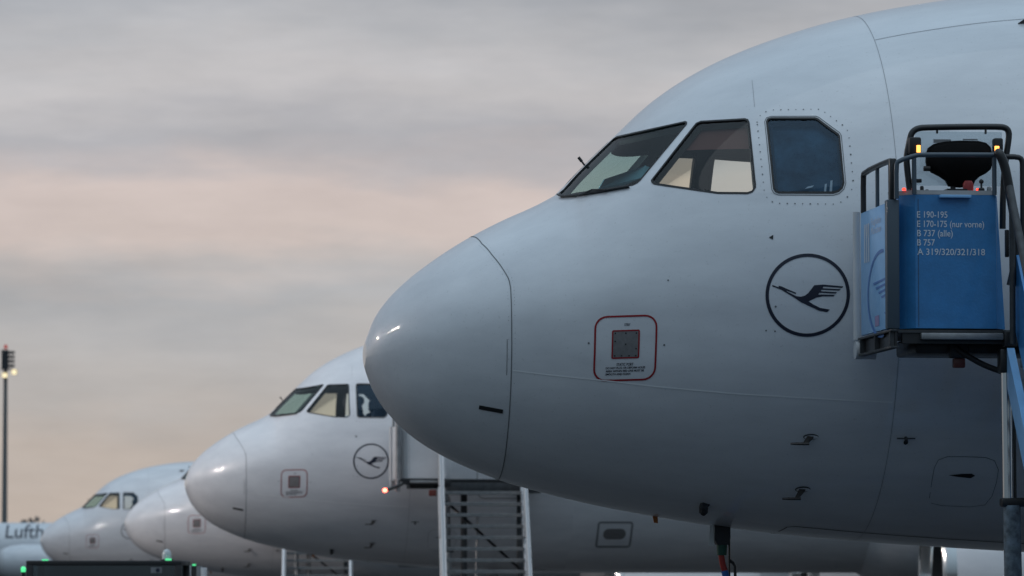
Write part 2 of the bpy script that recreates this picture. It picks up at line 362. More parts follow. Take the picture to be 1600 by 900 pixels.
W3 = [(2.708,0.7026),(2.719,0.715),(2.743,0.7146),(2.792,0.7025),(2.84,0.6911),(2.888,0.6803),(2.937,0.6701),(2.986,0.6603),(3.035,0.6509),(3.051,0.6427),(3.091,0.6104),(3.132,0.5793),(3.174,0.5495),(3.181,0.5383),(3.18,0.5034),(3.18,0.4694),(3.18,0.4361),(3.18,0.4034),(3.181,0.3713),(3.182,0.3397),(3.169,0.3206),(3.142,0.3094),(3.105,0.3069),(3.053,0.3125),(3.001,0.3183),(2.949,0.3243),(2.897,0.3306),(2.845,0.3372),(2.793,0.3441),(2.741,0.3513),(2.718,0.3601),(2.707,0.3751),(2.705,0.4082),(2.704,0.4419),(2.704,0.4762),(2.703,0.5114),(2.703,0.5474),(2.704,0.5843),(2.705,0.6224),(2.706,0.6617)]
WIN = [[(x, a * KA) for x, a in w_] for w_ in (WS, W2, W3)]
def seam_x(a):        # radome joint: upright below, swept forward towards the crown
    d = math.degrees(a)
    return float(np.interp(d, [-90, -81, -50, 0, 19, 24, 32, 44, 59, 82, 90], [.975, .968, .957, .947, .946, .938, .902, .848, .800, .770, .768]))
def xa_patch(poly_q, off, name, m, parent, holes=(), step=.05, sides=(True,), smooth=True):
    """a thin skin patch; poly in (x, q=angle*KA)"""
    xs = [p[0] for p in poly_q]; ys = [p[1] for p in poly_q]; grid = []
    ix = np.arange(min(xs) + step / 2, max(xs), step); iy = np.arange(min(ys) + step / 2, max(ys), step)
    ins = inset(poly_q, step * .35)
    for x in ix:
        for y in iy:
            if in_poly((x, y), ins) and not any(in_poly((x, y), h) for h in holes): grid.append((x, y))
    v, f = cdt([poly_q], list(holes), grid); o = []
    for port in sides:
        A = np.array(v); p = spt(A[:, 0], A[:, 1] / KA, port); n = snorm(p); P = p + n * off
        ff = f if not port else [t[::-1] for t in f]
        o.append(link(name, smooth_mesh(name, P, ff, n), m, parent))
    return o
def side_patch(v2, f, off, name, m, parent, subdivide=False):
    """flat 2-D drawing in (x, z) wrapped on to the port skin"""
    A = np.array(v2, float); P = side(A[:, 0], A[:, 1]); n = snorm(P)
    return link(name, smooth_mesh(name, P + n * off, f, n), m, parent)
def dens(poly, d=.03):
    o = []
    for i in range(len(poly)):
        a, b = Vector(poly[i]), Vector(poly[(i + 1) % len(poly)]); n = max(1, int((b - a).length / d))
        o += [tuple(a.lerp(b, j / n)) for j in range(n)]
    return o
def side_poly(poly, off, name, m, parent, holes=(), step=.06):
    poly = dens(poly); holes = [dens(h) for h in holes]
    xs = [p[0] for p in poly]; ys = [p[1] for p in poly]
    grid = [(x, y) for x in np.arange(min(xs) + step / 2, max(xs), step) for y in np.arange(min(ys) + step / 2, max(ys), step) if in_poly((x, y), poly) and not any(in_poly((x, y), h) for h in holes)]
    v, f = cdt([poly], list(holes), grid); return side_patch(v, f, off, name, m, parent)
def xa_ribbon(path, wdt, off, name, m, parent, sides=(True,)):
    """thin strip along a path of (x, a) points"""
    A = np.array(path, float); t = np.gradient(np.stack([A[:, 0], A[:, 1] * KA], -1), axis=0); t /= np.linalg.norm(t, axis=1, keepdims=True)
    nr = np.stack([-t[:, 1], t[:, 0]], -1) * wdt / 2
    for port in sides:
        V = []; NN = []
        for sg in (-1, 1):
            p = spt(A[:, 0] + sg * nr[:, 0], A[:, 1] + sg * nr[:, 1] / KA, port); n = snorm(p); V += list(p + n * off); NN += list(n)
        c = len(A); link(name, smooth_mesh(name, V, [(i, i + 1, c + i + 1, c + i) for i in range(c - 1)], NN), m, parent)
def rrect(cx, cz, hx, hz, r, n=6, skew=0.0):
    o = []
    for sx, sz, a0 in ((1, 1, 0), (-1, 1, 90), (-1, -1, 180), (1, -1, 270)):
        for i in range(n + 1):
            a = R(a0 + 90 * i / n); o.append((cx + sx * (hx - r) + r * math.cos(a), cz + sz * (hz - r) + r * math.sin(a)))
    return [(x, z + skew * (x - cx)) for x, z in o]
def circ(cx, cz, r, n=64): return [(cx + r * math.cos(2 * math.pi * i / n), cz + r * math.sin(2 * math.pi * i / n)) for i in range(n)]

def grid_skin(name, m, parent, xs_of, nx, na=72):
    V = []; F = []
    al = np.linspace(-math.pi / 2, 1.5 * math.pi, na, endpoint=False)
    for i in range(nx):
        for a in al:
            pa = a if a <= math.pi / 2 else math.pi - a; port = a <= math.pi / 2
            V.append(spt(xs_of(i, pa), pa, port))
    for i in range(nx - 1):
        for k in range(na): F.append((i * na + k, (i + 1) * na + k, (i + 1) * na + (k + 1) % na, i * na + (k + 1) % na))
    V = np.array(V); return link(name, smooth_mesh(name, V, F, snorm(V)), m, parent)

# ------------------------------------------------------------------ the airliner
def build_airliner(loc, th):
    A = empty('airliner', loc, th)            # origin on the ground below the nose tip
    ax = empty('tmp', (0, 0, 0))              # not used as a level: parts are shifted by the axis height instead
    bpy.data.objects.remove(ax)
    B = A
    # radome
    def rx(i, a): return seam_x(a) * (i / 44)**2
    rad = grid_skin('radome', WHITE, B, rx, 45)
    bar = [(.752, -1.008), (.912, -1.041), (.910, -1.068), (.750, -1.035)]
    side_poly(bar, .004, 'vent_slot', BLACK, rad, step=.03)
    # nose section with window openings
    al = [R(d) for d in np.arange(-90, 90.1, 3)]
    bound = [(seam_x(a), a * KA) for a in al] + [(x, R(90) * KA) for x in np.arange(.9, 6.1, .12)] + [(6.2, a * KA) for a in al[::-1]] + [(x, R(-90) * KA) for x in np.arange(6.1, 1.05, -.12)]
    xg = list(np.arange(.80, 3.8, .055)) + list(np.arange(3.85, 6.1, .14)); grid = []
    allp = np.array([p for w_ in WIN for p in w_])
    for x in xg:
        for a in al[1:-1]:
            q = a * KA
            if x < seam_x(a) + .03: continue
            if np.min((allp[:, 0] - x)**2 + (allp[:, 1] - q)**2) < .02**2: continue
            if any(in_poly((x, q), w_) for w_ in WIN): continue
            grid.append((x, q))
    v, f = cdt([bound], WIN, grid)
    arr = np.array(v)
    def both(off, xmax=99, flip=False):
        V = []; F = []
        for port in (True, False):
            p = spt(arr[:, 0], arr[:, 1] / KA, port)
            if off: p = p + snorm(p) * off
            k = len(V); V += list(p)
            for t in f:
                if max(arr[i, 0] for i in t) > xmax: continue
                t2 = t[::-1] if port != flip else t
                F.append(tuple(k + i for i in t2))
        return np.array(V), F
    V, F = both(0)
    link('nose_fuselage', smooth_mesh('nose_fuselage', V, F, snorm(V)), WHITE, B)
    V2, F2 = both(-.05, 3.75, True)
    link('cockpit_lining', smooth_mesh('cockpit_lining', V2, F2, -snorm(V)), CABIN, B)
    # windows: seal, reveal and pane, both sides
    for wn, poly, gm, nm in ((0, WIN[0], GL_WS, 'windshield'), (1, WIN[1], GL_W2, 'sliding_window'), (2, WIN[2], GL_W3, 'rear_cockpit_window')):
        i1 = inset(poly, .010); i2 = inset(poly, -.003)
        for port in (True, False):
            loops = []
            for lp, off in ((i2, .0035), (i1, .0035), (i1, -.03), (inset(poly, .026), -.055)):
                a_ = np.array(lp); p = spt(a_[:, 0], a_[:, 1] / KA, port); loops.append(p + snorm(p) * off)
            n = len(poly); VV = [q for l_ in loops for q in l_]; FF = [(r_ * n + i, r_ * n + (i + 1) % n, (r_ + 1) * n + (i + 1) % n, (r_ + 1) * n + i) for r_ in range(3) for i in range(n)]
            mb = MB(); mb.add(VV, FF); fr = put('window_frame', mb, BLACK, B, True)
            xa_patch(i1, -.006, nm, gm, fr, sides=(port,))
    # thin light bead round the rear cockpit window and its rivets
    lp = inset(WIN[2], -.014); lp2 = inset(WIN[2], -.009)
    xa_patch(lp, .002, 'window_bead', SEAM, B, holes=[lp2], step=.2)
    mb = MB(); rl = inset(WIN[2], -.062); per = [Vector(p) for p in rl]
    acc = 0.0; last = per[-1]
    for i in range(len(per)):
        a_, b_ = per[i], per[(i + 1) % len(per)]; d = (b_ - a_).length; t = (.052 - acc) if acc else 0
        while t < d:
            q = a_.lerp(b_, t / d); p = spt(q.x, q.y / KA); n = snorm(p[None])[0]
            z = Vector(n); xx = z.orthogonal().normalized(); yy = z.cross(xx)
            rr_ = random.uniform(.0040, .0066)
            ring = [Vector(p) + z * .003 + (xx * math.cos(k * math.pi / 3) + yy * math.sin(k * math.pi / 3)) * rr_ for k in range(6)]
            mb.add(ring, [(0, 1, 2, 3, 4, 5)]); t += .052
        acc = (d - (t - .052))
    tag(put('window_rivets', mb, SEAM, B), kind='stuff')
    # skin joints
    xa_ribbon([(seam_x(R(d)), R(d)) for d in np.arange(-89, 89.1, 2)], .0062, .0022, 'radome_joint', SEAM, B, (True, False))
    xa_ribbon([(seam_x(R(d)) - .03, R(d)) for d in np.arange(-20, -5.1, 2)], .004, .0022, 'radome_latch_mark', SEAM, B)
    xa_ribbon([(3.545, R(d)) for d in np.arange(-88, 88.1, 3)], .0045, .0022, 'frame_joint', SEAM2, B, (True, False))
    lapz = [(.962, -.776), (1.253, -.816), (1.596, -.854), (1.923, -.896), (2.46, -.946), (3.114, -.986), (3.53, -1.005)]
    lx = np.linspace(.962, 3.53, 40); lz = np.interp(lx, [p[0] for p in lapz], [p[1] for p in lapz])
    xa_ribbon(list(zip(lx, ang_of(lx, lz))), .0085, .0035, 'lap_strip', SEAM_GLINT, B)
    xa_ribbon([(x, R(59.3)) for x in np.arange(3.55, 6.2, .1)], .0045, .0022, 'crown_lap', SEAM2, B, (True, False))
    xa_ribbon([(2.672 - .025 * i / 6, R(57.4 - 11 * i / 6)) for i in range(7)], .003, .0022, 'skin_mark', SEAM2, B)
    gx = np.array([2.965, 2.975, 3.0, 3.05, 3.13, 3.3, 3.5, 3.78, 4.1, 4.55, 5.2, 5.9]); ga = np.array([-89, -82, -76.9, -75.6, -75.6, -75.7, -75.9, -76.1, -76.3, -76.6, -76.8, -77])
    xa_ribbon([(float(x), R(a)) for x, a in zip(gx, ga)], .010, .0022, 'gear_door_gap', BLACK, B, (True, False))
    dl = [(3.899, -56.4), (3.885, -50), (3.883, -46.4), (3.90, -44.2), (3.958, -43.2), (4.08, -43.1), (4.226, -43.2), (4.29, -44), (4.33, -46.5), (4.337, -50), (4.331, -54.8), (4.30, -58), (4.2, -59), (4.0, -59), (3.92, -58.2)]
    xa_ribbon([(x, R(a)) for x, a in dl], .004, .0022, 'access_panel_gap', SEAM, B)
    side_poly([(3.99, -1.497), (4.08, -1.488), (4.15, -1.486), (4.178, -1.5), (4.15, -1.517), (4.06, -1.508), (4.02, -1.502)], .004, 'panel_handle', BLACK, B, step=.03)
    # passenger door outline
    ds = rrect(5.02, .05, .41, .93, .14); ds_h = inset(ds, .012)
    side_poly(ds, .0025, 'door_gap', SEAM, B, holes=[ds_h], step=.5)
    # roundel
    LX, LZ = 2.916, -.279
    co, ci = circ(LX, LZ, .2845), circ(LX, LZ, .2615); ann = MB()
    side_poly(co, .0025, 'roundel_ring', NAVY, B, holes=[ci], step=.5)
    crane = [(1115,238),(1152,252),(1150,243),(1168,247),(1195,260),(1250,284),(1246,291),(1194,270),(1200,277),(1225,290),(1250,303),(1275,306),(1298,300),(1318,284),(1335,262),(1350,241),(1400,237),(1514,248),(1507,257),(1402,249),(1397,258),(1500,264),(1490,272),(1392,267),(1387,275),(1480,281),(1471,289),(1380,284),(1372,293),(1467,296),(1458,305),(1400,304),(1360,312),(1320,333),(1345,350),(1385,370),(1440,380),(1424,394),(1380,386),(1310,354),(1278,339),(1240,312),(1165,266),(1115,246)]
    k = .275 / 229.5
    side_poly([(LX + (x - 1314.5) * k, LZ - (y - 296.5) * k) for x, y in crane], .0025, 'crane_emblem', NAVY, B, step=.5)
    # static port: red border, plate, lettering
    r1 = rrect(1.703, -.632, .2095, .224, .085, skew=.02); side_poly(r1, .0025, 'static_port_border', RED, B, holes=[inset(r1, .0125)], step=.5)
    r2 = rrect(1.704, -.606, .093, .098, .012, skew=.02); pl_ = side_poly(r2, .003, 'static_port_edge', RED, B, holes=[inset(r2, .010)], step=.5)
    side_poly(inset(r2, .010), .0015, 'static_port_plate', PORT, B, step=.04)
    mb = MB()
    for ix, iz in [(-.07, .075), (0, .075), (.07, .075), (-.07, .02), (.07, -.03), (-.07, -.078), (-.025, -.078), (.025, -.078), (.07, -.078), (0, 0)]:
        c = side(1.704 + ix, -.606 + iz, .004); mb.add([c + np.array([.006 * math.cos(a), 0, .006 * math.sin(a)]) for a in np.arange(0, 6.28, 1.047)], [(0, 1, 2, 3, 4, 5)])
    tag(put('static_port_screws', mb, BLACK, B), kind='stuff')
    for s_, wd, sz, bx, bz in (('STBY', .04, .022, 1.693, -.478), ('STATIC PORT', .112, .026, 1.648, -.751), ('DO NOT PLUG OR DEFORM HOLES', .262, .019, 1.577, -.773), ('AREA WITHIN RED LINE MUST BE', .255, .019, 1.577, -.794), ('SMOOTH AND CLEAN', .165, .019, 1.577, -.815)):
        tv, tf = text2d(s_, sz, wd, bold=.0005)
        side_patch([(bx + x, bz + y + .02 * (x - .1)) for x, y in tv], tf, .0025, 'static_port_lettering', NAVY, B)
    for x, z, r in ((1.458, -.596, .007), (1.961, -.614, .007), (1.983, -.171, .006), (2.701, -.357, .007), (2.64, -.52, .006), (2.70, -.525, .006), (3.24, -.40, .006)):
        side_poly(circ(x, z, r, 10), .003, 'skin_plug', SEAM, B, step=.5)
    side_poly([(2.66, .119), (2.69, .137), (2.687, .103)], .0035, 'temperature_probe', BLACK, B, step=.5)
    # probes: swept mast + tube pointing forward
    for nm, x, z in (('pitot_probe', 2.975, -1.237), ('pitot_probe', 2.985, -1.592)):
        p = Vector(side(x, z)); n = Vector(snorm(np.array(p)[None])[0])
        o0 = p + n * .0; mb = MB()
        base = [o0 + Vector((dx, 0, 0)) for dx in (0, .05)]; tip = o0 + n * .085 + Vector((-.075, 0, 0))
        th_ = n.cross(Vector((1, 0, 0))).normalized() * .008
        q = [base[0], base[1], tip + Vector((.07, 0, 0)), tip + Vector((.04, 0, 0))]
        mb.add([c + th_ for c in q] + [c - th_ for c in q], [(0, 1, 2, 3), (7, 6, 5, 4), (0, 4, 5, 1), (1, 5, 6, 2), (2, 6, 7, 3), (3, 7, 4, 0)])
        mb.tube([tip + Vector((-.045, 0, 0)), tip + Vector((.0, 0, 0)), tip + Vector((.085, 0, 0))], [.007, .010, .010], 8)
        bs = MB(); ring = []
        pr = put(nm, mb, PROBE, B, True)
        side_poly([(x - .03 + .085 * (1 + math.cos(a)) / 1.6, z + .02 * math.sin(a)) for a in np.arange(0, 6.28, .4)], .004, 'probe_base', DKGREY, pr, step=.2)
        side_poly([(x - .022 + .078 * (1 + math.cos(a)) / 1.6, z - .002 + .013 * math.sin(a)) for a in np.arange(0, 6.28, .4)], .0055, 'probe_plate', WHITE, pr, step=.2)
    p = Vector(side(3.65, -1.245)); n = Vector(snorm(np.array(p)[None])[0]); mb = MB()
    mb.tube([p + Vector((-.065, 0, .012)) + n * .03, p + Vector((.065, 0, .012)) + n * .03], .005, 6); mb.tube([p, p + n * .035], .012, 8)
    put('angle_vane', mb, DKGREY, B, True)
    side_poly(circ(3.655, -1.275, .016, 12), .004, 'vane_base', BLACK, B, step=.5)
    p = Vector(side(2.37, -1.70)); mb = MB(); mb.tube([p + Vector((.0, .02, .02)), p + Vector((.012, -.03, .012))], .030, 10); mb.tube([p + Vector((-.012, -.01, -.055)), p + Vector((.0, -.035, -.04))], .026, 10); mb.box(p.x - .03, p.x + .024, p.y - .028, p.y + .05, p.z - .06, p.z + .03, .008)
    put('drain_outlet', mb, BLACK, B, True)
    mb = MB(); mb.prism([(2.085, -1.745), (2.125, -1.752), (2.128, -1.822), (2.10, -1.818)], -.010, .010, lambda p_, h: (p_[0], h, p_[1])); put('drain_mast', mb, ORANGE, B)
    # ice probe on the centre post, wiper
    mb = MB(); a0 = Vector((1.60, 0, .748)); mb.tube([a0 + Vector((.03, 0, -.03)), a0 + Vector((-.045, 0, .065))], .007, 8); mb.tube([a0 + Vector((-.02, 0, .034)), a0 + Vector((-.045, 0, .065))], .011, 8)
    put('ice_probe', mb, BLACK, B, True)
    for port in (True, False):
        wl = [(1.372, 1.33), (1.378, 1.235), (1.45, 1.06), (1.527, .925), (1.611, .832), (1.70, .763), (1.775, .715)]
        pp = [spt(x, a, port) for x, a in wl]; nn = snorm(np.array(pp)); mb = MB()
        mb.tube([Vector(p) + Vector(n) * .018 for p, n in zip(pp, nn)], .007, 6); mb.tube([Vector(p) + Vector(n) * .006 for p, n in zip(pp[1:], nn[1:])], .005, 5)
        ap = [spt(1.46, .99, port), spt(1.56, .90, port), spt(1.64, .80, port)]; an = snorm(np.array(ap))
        mb.tube([Vector(p) + Vector(n) * .03 for p, n in zip(ap, an)], .006, 6)
        put('wiper', mb, DSTEEL, B, True)
    p = Vector(side(4.58, 1.70)); mb = MB(); mb.prism([(4.555, 0), (4.70, 0), (4.73, .05), (4.62, .055)], -.01, .01, lambda q, h: tuple(p + Vector((q[0] - 4.58, -q[1] * .55 + h, q[1] * .8)))); put('blade_antenna', mb, DKGREY, B)
    # cockpit furniture
    mb = MB(); mb.add([(1.45, -.75, .33), (1.45, .75, .33), (1.95, 1.05, .33), (1.95, -1.05, .33), (1.55, -.75, -.4), (1.55, .75, -.4), (2.0, 1.1, -.4), (2.0, -1.1, -.4)], [(0, 1, 2, 3), (2, 6, 7, 3), (0, 3, 7, 4), (1, 5, 6, 2), (4, 7, 6, 5), (0, 4, 5, 1)])
    put('instrument_panel', mb, BLACK, B)
    mb = MB(); mb.add([spt(3.7, a, True) * np.array([1, .97, .97]) for a in np.arange(-1.4, 1.5, .2)] + [spt(3.7, a, False) * np.array([1, .97, .97]) for a in np.arange(1.4, -1.5, -.2)], [tuple(range(len(np.arange(-1.4, 1.5, .2)) + len(np.arange(1.4, -1.5, -.2))))]); put('cockpit_bulkhead', mb, CABIN, B)
    mb = MB(); mb.prism([(1.7, -1.05), (3.69, -1.5), (3.69, 1.5), (1.7, 1.05)], -.60, -.55, lambda p_, h: (p_[0], p_[1], h)); put('cockpit_floor', mb, CABIN, B)
    mb = MB(); mb.box(2.45, 3.6, -.6, .6, 1.08, 1.14, .02); mb.box(2.3, 2.5, -.45, .45, 1.02, 1.08, .02); put('overhead_panel', mb, CABIN_R, B)
    for sy in (-.53, .53):
        st = MB(); st.box(2.62, 3.12, sy - .25, sy + .25, -.15, -.03, .04); st.box(3.02, 3.16, sy - .24, sy + .24, -.05, .58, .05); st.box(2.8, 2.95, sy - .1, sy + .1, -.56, -.14)
        s_ = put('pilot_seat', st, SEATM, B, True)
        hb = MB(); hb.box(3.06, 3.15, sy - .12, sy + .12, .60, .78, .035); put('headrest', hb, SEATM, s_, True)
    mb = MB(); cp = [(1.64, .545), (1.663, .602), (1.953, .701), (1.99, .687), (1.939, .618), (1.709, .525)]
    mb.prism(cp, -.50, -.42, lambda p_, h: (p_[0], h - (.12 if p_[1] > .6 else 0), p_[1]))
    fo = put('folded_sun_shade', mb, mat('pale_blue_card', (.30, .50, .60), .6), B); fo['only_first'] = 1
    vx = np.linspace(2.06, 2.60, 12); lo = [(float(x), float(ang_of(x, .80 + .03 * (2.6 - x)) * KA)) for x in vx]; hi = [(float(x), float(min(ang_of(x, 1.06), .95)) * KA) for x in vx[::-1] if x > 2.2]
    for o_ in xa_patch(lo + hi, -.07, 'sun_visor', mat('brown_sun_visor', (.105, .034, .034), .7), B): o_['only_first'] = 1
    cm = mat('blue_reflection_paint', (.040, .105, .165), .85, var=.8, vscale=4.5, dirt=(.006, .014, .026))  # window reflections painted as blue mottling on an added sheet behind the pane
    for o_ in xa_patch(inset(WIN[2], -.02), -.085, 'painted_reflection', cm, B): o_['only_first'] = 1
    for cx_, cz_, w_, h_ in ((3.045, .475, .016, .09), (3.085, .49, .018, .11), (2.94, .50, .05, .012)):
        for o_ in xa_patch([(cx_ - w_ / 2, float(ang_of(cx_, cz_ - h_ / 2)) * KA), (cx_ + w_ / 2, float(ang_of(cx_, cz_ - h_ / 2)) * KA), (cx_ + w_ / 2 + .012, float(ang_of(cx_, cz_ + h_ / 2)) * KA), (cx_ - w_ / 3 + .012, float(ang_of(cx_, cz_ + h_ / 2)) * KA)], -.07, 'pale_label', LGREY, B): o_['only_first'] = 1
    mbf = MB()
    for d in np.arange(-84, 60, 1.9):
        for dx in (.022, -.02):
            if random.random() < .35: continue
            pf = spt(seam_x(R(d)) + dx, R(d)); nf = Vector(snorm(pf[None])[0]); xf = nf.orthogonal().normalized(); yf = nf.cross(xf); rf = random.uniform(.0016, .0034)
            mbf.add([Vector(pf) + nf * .0022 + (xf * math.cos(k_ * 1.257) + yf * math.sin(k_ * 1.257)) * rf for k_ in range(5)], [(0, 1, 2, 3, 4)])
    for d in np.arange(-60, 75, 2.2):
        for dx in (.022, -.022):
            if random.random() < .5: continue
            pf = spt(3.545 + dx, R(d)); nf = Vector(snorm(pf[None])[0]); xf = nf.orthogonal().normalized(); yf = nf.cross(xf); rf = random.uniform(.0012, .0024)
            mbf.add([Vector(pf) + nf * .0022 + (xf * math.cos(k_ * 1.257) + yf * math.sin(k_ * 1.257)) * rf for k_ in range(5)], [(0, 1, 2, 3, 4)])
    tag(put('skin_fasteners', mbf, SEAM2, B), kind='stuff')
    # barrel, tail cone
    grid_skin('fuselage_barrel', WHITE, B, lambda i, a: 6.2 + 17.8 * i / 16, 17)
    grid_skin('tail_cone', WHITE, B, lambda i, a: 24 + 13.5 * i / 16, 17)
    # air outlet on the lower side
    ov = rrect(6.9, -1.44, .185, .085, .085); side_poly(ov, .004, 'air_outlet', PORT, B, step=.08)
    of = rrect(6.9, -1.45, .29, .21, .05); side_poly(of, .0025, 'air_outlet_border', MGREY, B, holes=[inset(of, .03)], step=.5)
    # belly fairing
    V = []; F = []; nx, na = 26, 24
    for i in range(nx):
        t = i / (nx - 1); x = 10.9 + 11.6 * t; e = math.sin(math.pi * min(t, 1 - t) / .5 / 2 * 1.0)**.45 if 0 < t < 1 else 0
        for k_ in range(na):
            a = math.pi + math.pi * k_ / (na - 1); hw = 1.4 + .78 * e; V.append((x, hw * math.cos(a), -.95 + (1.05 + .52 * e) * math.sin(a) * (1 if e > 0 else .9)))
    F = [(i * na + k_, i * na + k_ + 1, (i + 1) * na + k_ + 1, (i + 1) * na + k_) for i in range(nx - 1) for k_ in range(na - 1)]
    mb = MB(); mb.add(V, F); put('belly_fairing', mb, WHITE, B, True)
    # wings, tailplanes, fin
    def wing(name, root, tip, rc, tc_, thick, parent=B):
        prof = [(0, 0), (.02, .035), (.1, .07), (.3, .1), (.6, .07), (1, .005), (1, -.005), (.6, -.035), (.3, -.05), (.1, -.04), (.02, -.02)]
        mb = MB(); n = len(prof); v_ = []
        for (o, c_, tt) in ((root, rc, thick), (tip, tc_, thick * .8)): v_ += [(o[0] + u * c_, o[1], o[2] + h * c_ * tt) for u, h in prof]
        mb.add(v_, [(i, (i + 1) % n, n + (i + 1) % n, n + i) for i in range(n)] + [tuple(range(n)), tuple(range(n, 2 * n))[::-1]]); return put(name, mb, LGREY, parent, True)
    for sg in (-1, 1):
        wing('wing', (12.6, sg * 1.5, -1.25), (19.6, sg * 17.0, .25), 6.6, 1.5, 1.0)
        wing('tailplane', (31.6, sg * .8, .9), (34.4, sg * 6.2, 1.45), 3.6, 1.3, .8)
    prof = [(0, 0), (.02, .035), (.1, .06), (.3, .07), (.7, .04), (1, .003), (1, -.003), (.7, -.04), (.3, -.07), (.1, -.06), (.02, -.035)]
    mb = MB(); n = len(prof); v_ = []
    for ox, oz, c_ in ((29.6, 1.7, 6.0), (34.2, 7.7, 2.4)): v_ += [(ox + u * c_, h * c_, oz) for u, h in prof]
    mb.add(v_, [(i, (i + 1) % n, n + (i + 1) % n, n + i) for i in range(n)] + [tuple(range(n)), tuple(range(n, 2 * n))[::-1]]); put('tail_fin', mb, mat('tail_navy', (.01, .018, .06), .35, 0, .3), B, True)
    # engines
    for sg in (-1, 1):
        c = (11.2, sg * 5.75, -2.08)
        mb = MB(); mb.lathe([(.20, 1.045), (.5, 1.12), (1.0, 1.18), (1.9, 1.20), (2.8, 1.12), (3.4, 1.0), (3.35, .92), (2.5, .85)], 'x', c, 40, False); en = put('engine_cowl', mb, WHITE, B, True)
        mb = MB(); mb.lathe([(.20, 1.045), (.09, 1.0), (.025, .955), (0, .915), (.02, .88), (.09, .85), (.2, .835)], 'x', c, 40, False); put('intake_lip', mb, CHROME, en, True)
        mb = MB(); mb.lathe([(.2, .835), (.6, .86), (.95, .87)], 'x', c, 40, False); mb.lathe([(.95, .87), (.95, .30)], 'x', c, 40, False); put('intake_duct', mb, DKGREY, en, True)
        mb = MB(); mb.lathe([(.55, .01), (.62, .08), (.8, .2), (.96, .3)], 'x', c, 24, False); put('spinner', mb, BLACK, en, True)
        mb = MB(); mb.box(13.2, 16.5, c[1] - .12, c[1] + .12, -1.15, -.95, .04); mb.lathe([(2.5, .6), (4.2, .45), (4.3, .3)], 'x', c, 24, True); put('pylon', mb, LGREY, en, True)
    return A
def add_gear(A, axis_h):
    for nm, x, ys, r in (('nose_gear', 5.07, (0,), .38), ('main_gear', 17.7, (-3.8, 3.8), .58)):
        for y0 in ys:
            mb = MB(); mb.tube([(x, y0, -1.6), (x, y0, -axis_h + r)], .09 if y0 == 0 else .14, 12); mb.tube([(x, y0 - .3, -axis_h + r), (x, y0 + .3, -axis_h + r)], .06, 10)
            g = put(nm, mb, STEEL, A, True)
            for s_ in (-1, 1):
                wb = MB(); wb.lathe([(-.11, r * .55), (-.11, r * .85), (-.07, r * .98), (0, r), (.07, r * .98), (.11, r * .85), (.11, r * .55)], 'y', (x, y0 + s_ * .26, -axis_h + r), 28, True); put('tyre', wb, RUBBER, g, True)

# ground profile: the apron falls gently away from the camera
GY = [-3000, 40, 73, 110, 150, 220, 9000]; GZ = [0, 0, -.10, -.353, -.47, -.60, -.60]
def ground_z(y): return float(np.interp(y, GY, GZ))
TH = R(6.5); c6, s6 = math.cos(TH), math.sin(TH)

# ------------------------------------------------------------------ the setting
concrete = mat('apron_concrete', (.042, .042, .043), .75, 0, 0, .4, 3.0, var=.35, vscale=.12)
ys_ = [-600, -200, -50, 0, 20, 40, 50, 60, 73, 85, 98, 110, 125, 150, 185, 220, 400, 900, 2500, 9000]; xs_ = [-6000, -1500, -400, -120, -40, 0, 40, 120, 400, 1500, 6000]
mb = MB(); mb.add([(x, y, ground_z(y)) for y in ys_ for x in xs_], [(j * 11 + i, j * 11 + i + 1, (j + 1) * 11 + i + 1, (j + 1) * 11 + i) for j in range(len(ys_) - 1) for i in range(10)])
tag(put('apron_ground', mb, concrete), kind='structure')

# ------------------------------------------------------------------ airliners in a row
ROW = [(-1.0663, 32.0, 3.7865), (-5.3553, 73.369, 3.6892), (-9.4829, 109.825, 3.4337), (-15.7288, 149.646, 3.3130)]
LAB = ['nearest white airliner, in sharp focus, its nose filling the right half',
       'second white airliner in the row, with red light by its door steps',
       'white airliner nose poking out between the second and the farthest of the row',
       'small white airliner farthest along the row, pale cockpit windows above the dark cab']
planes = []
for i, (x, y, h) in enumerate(ROW):
    if i == 0:
        P0 = build_airliner((x, y, h), TH)
        P = P0
    else:
        P = copy_tree(P0); P.location = (x, y, h)
    tag(P, LAB[i], 'airliner', 'airliners parked in a row')
    planes.append(P)
for P, (x, y, h) in zip(planes, ROW): add_gear(P, h - ground_z(y))

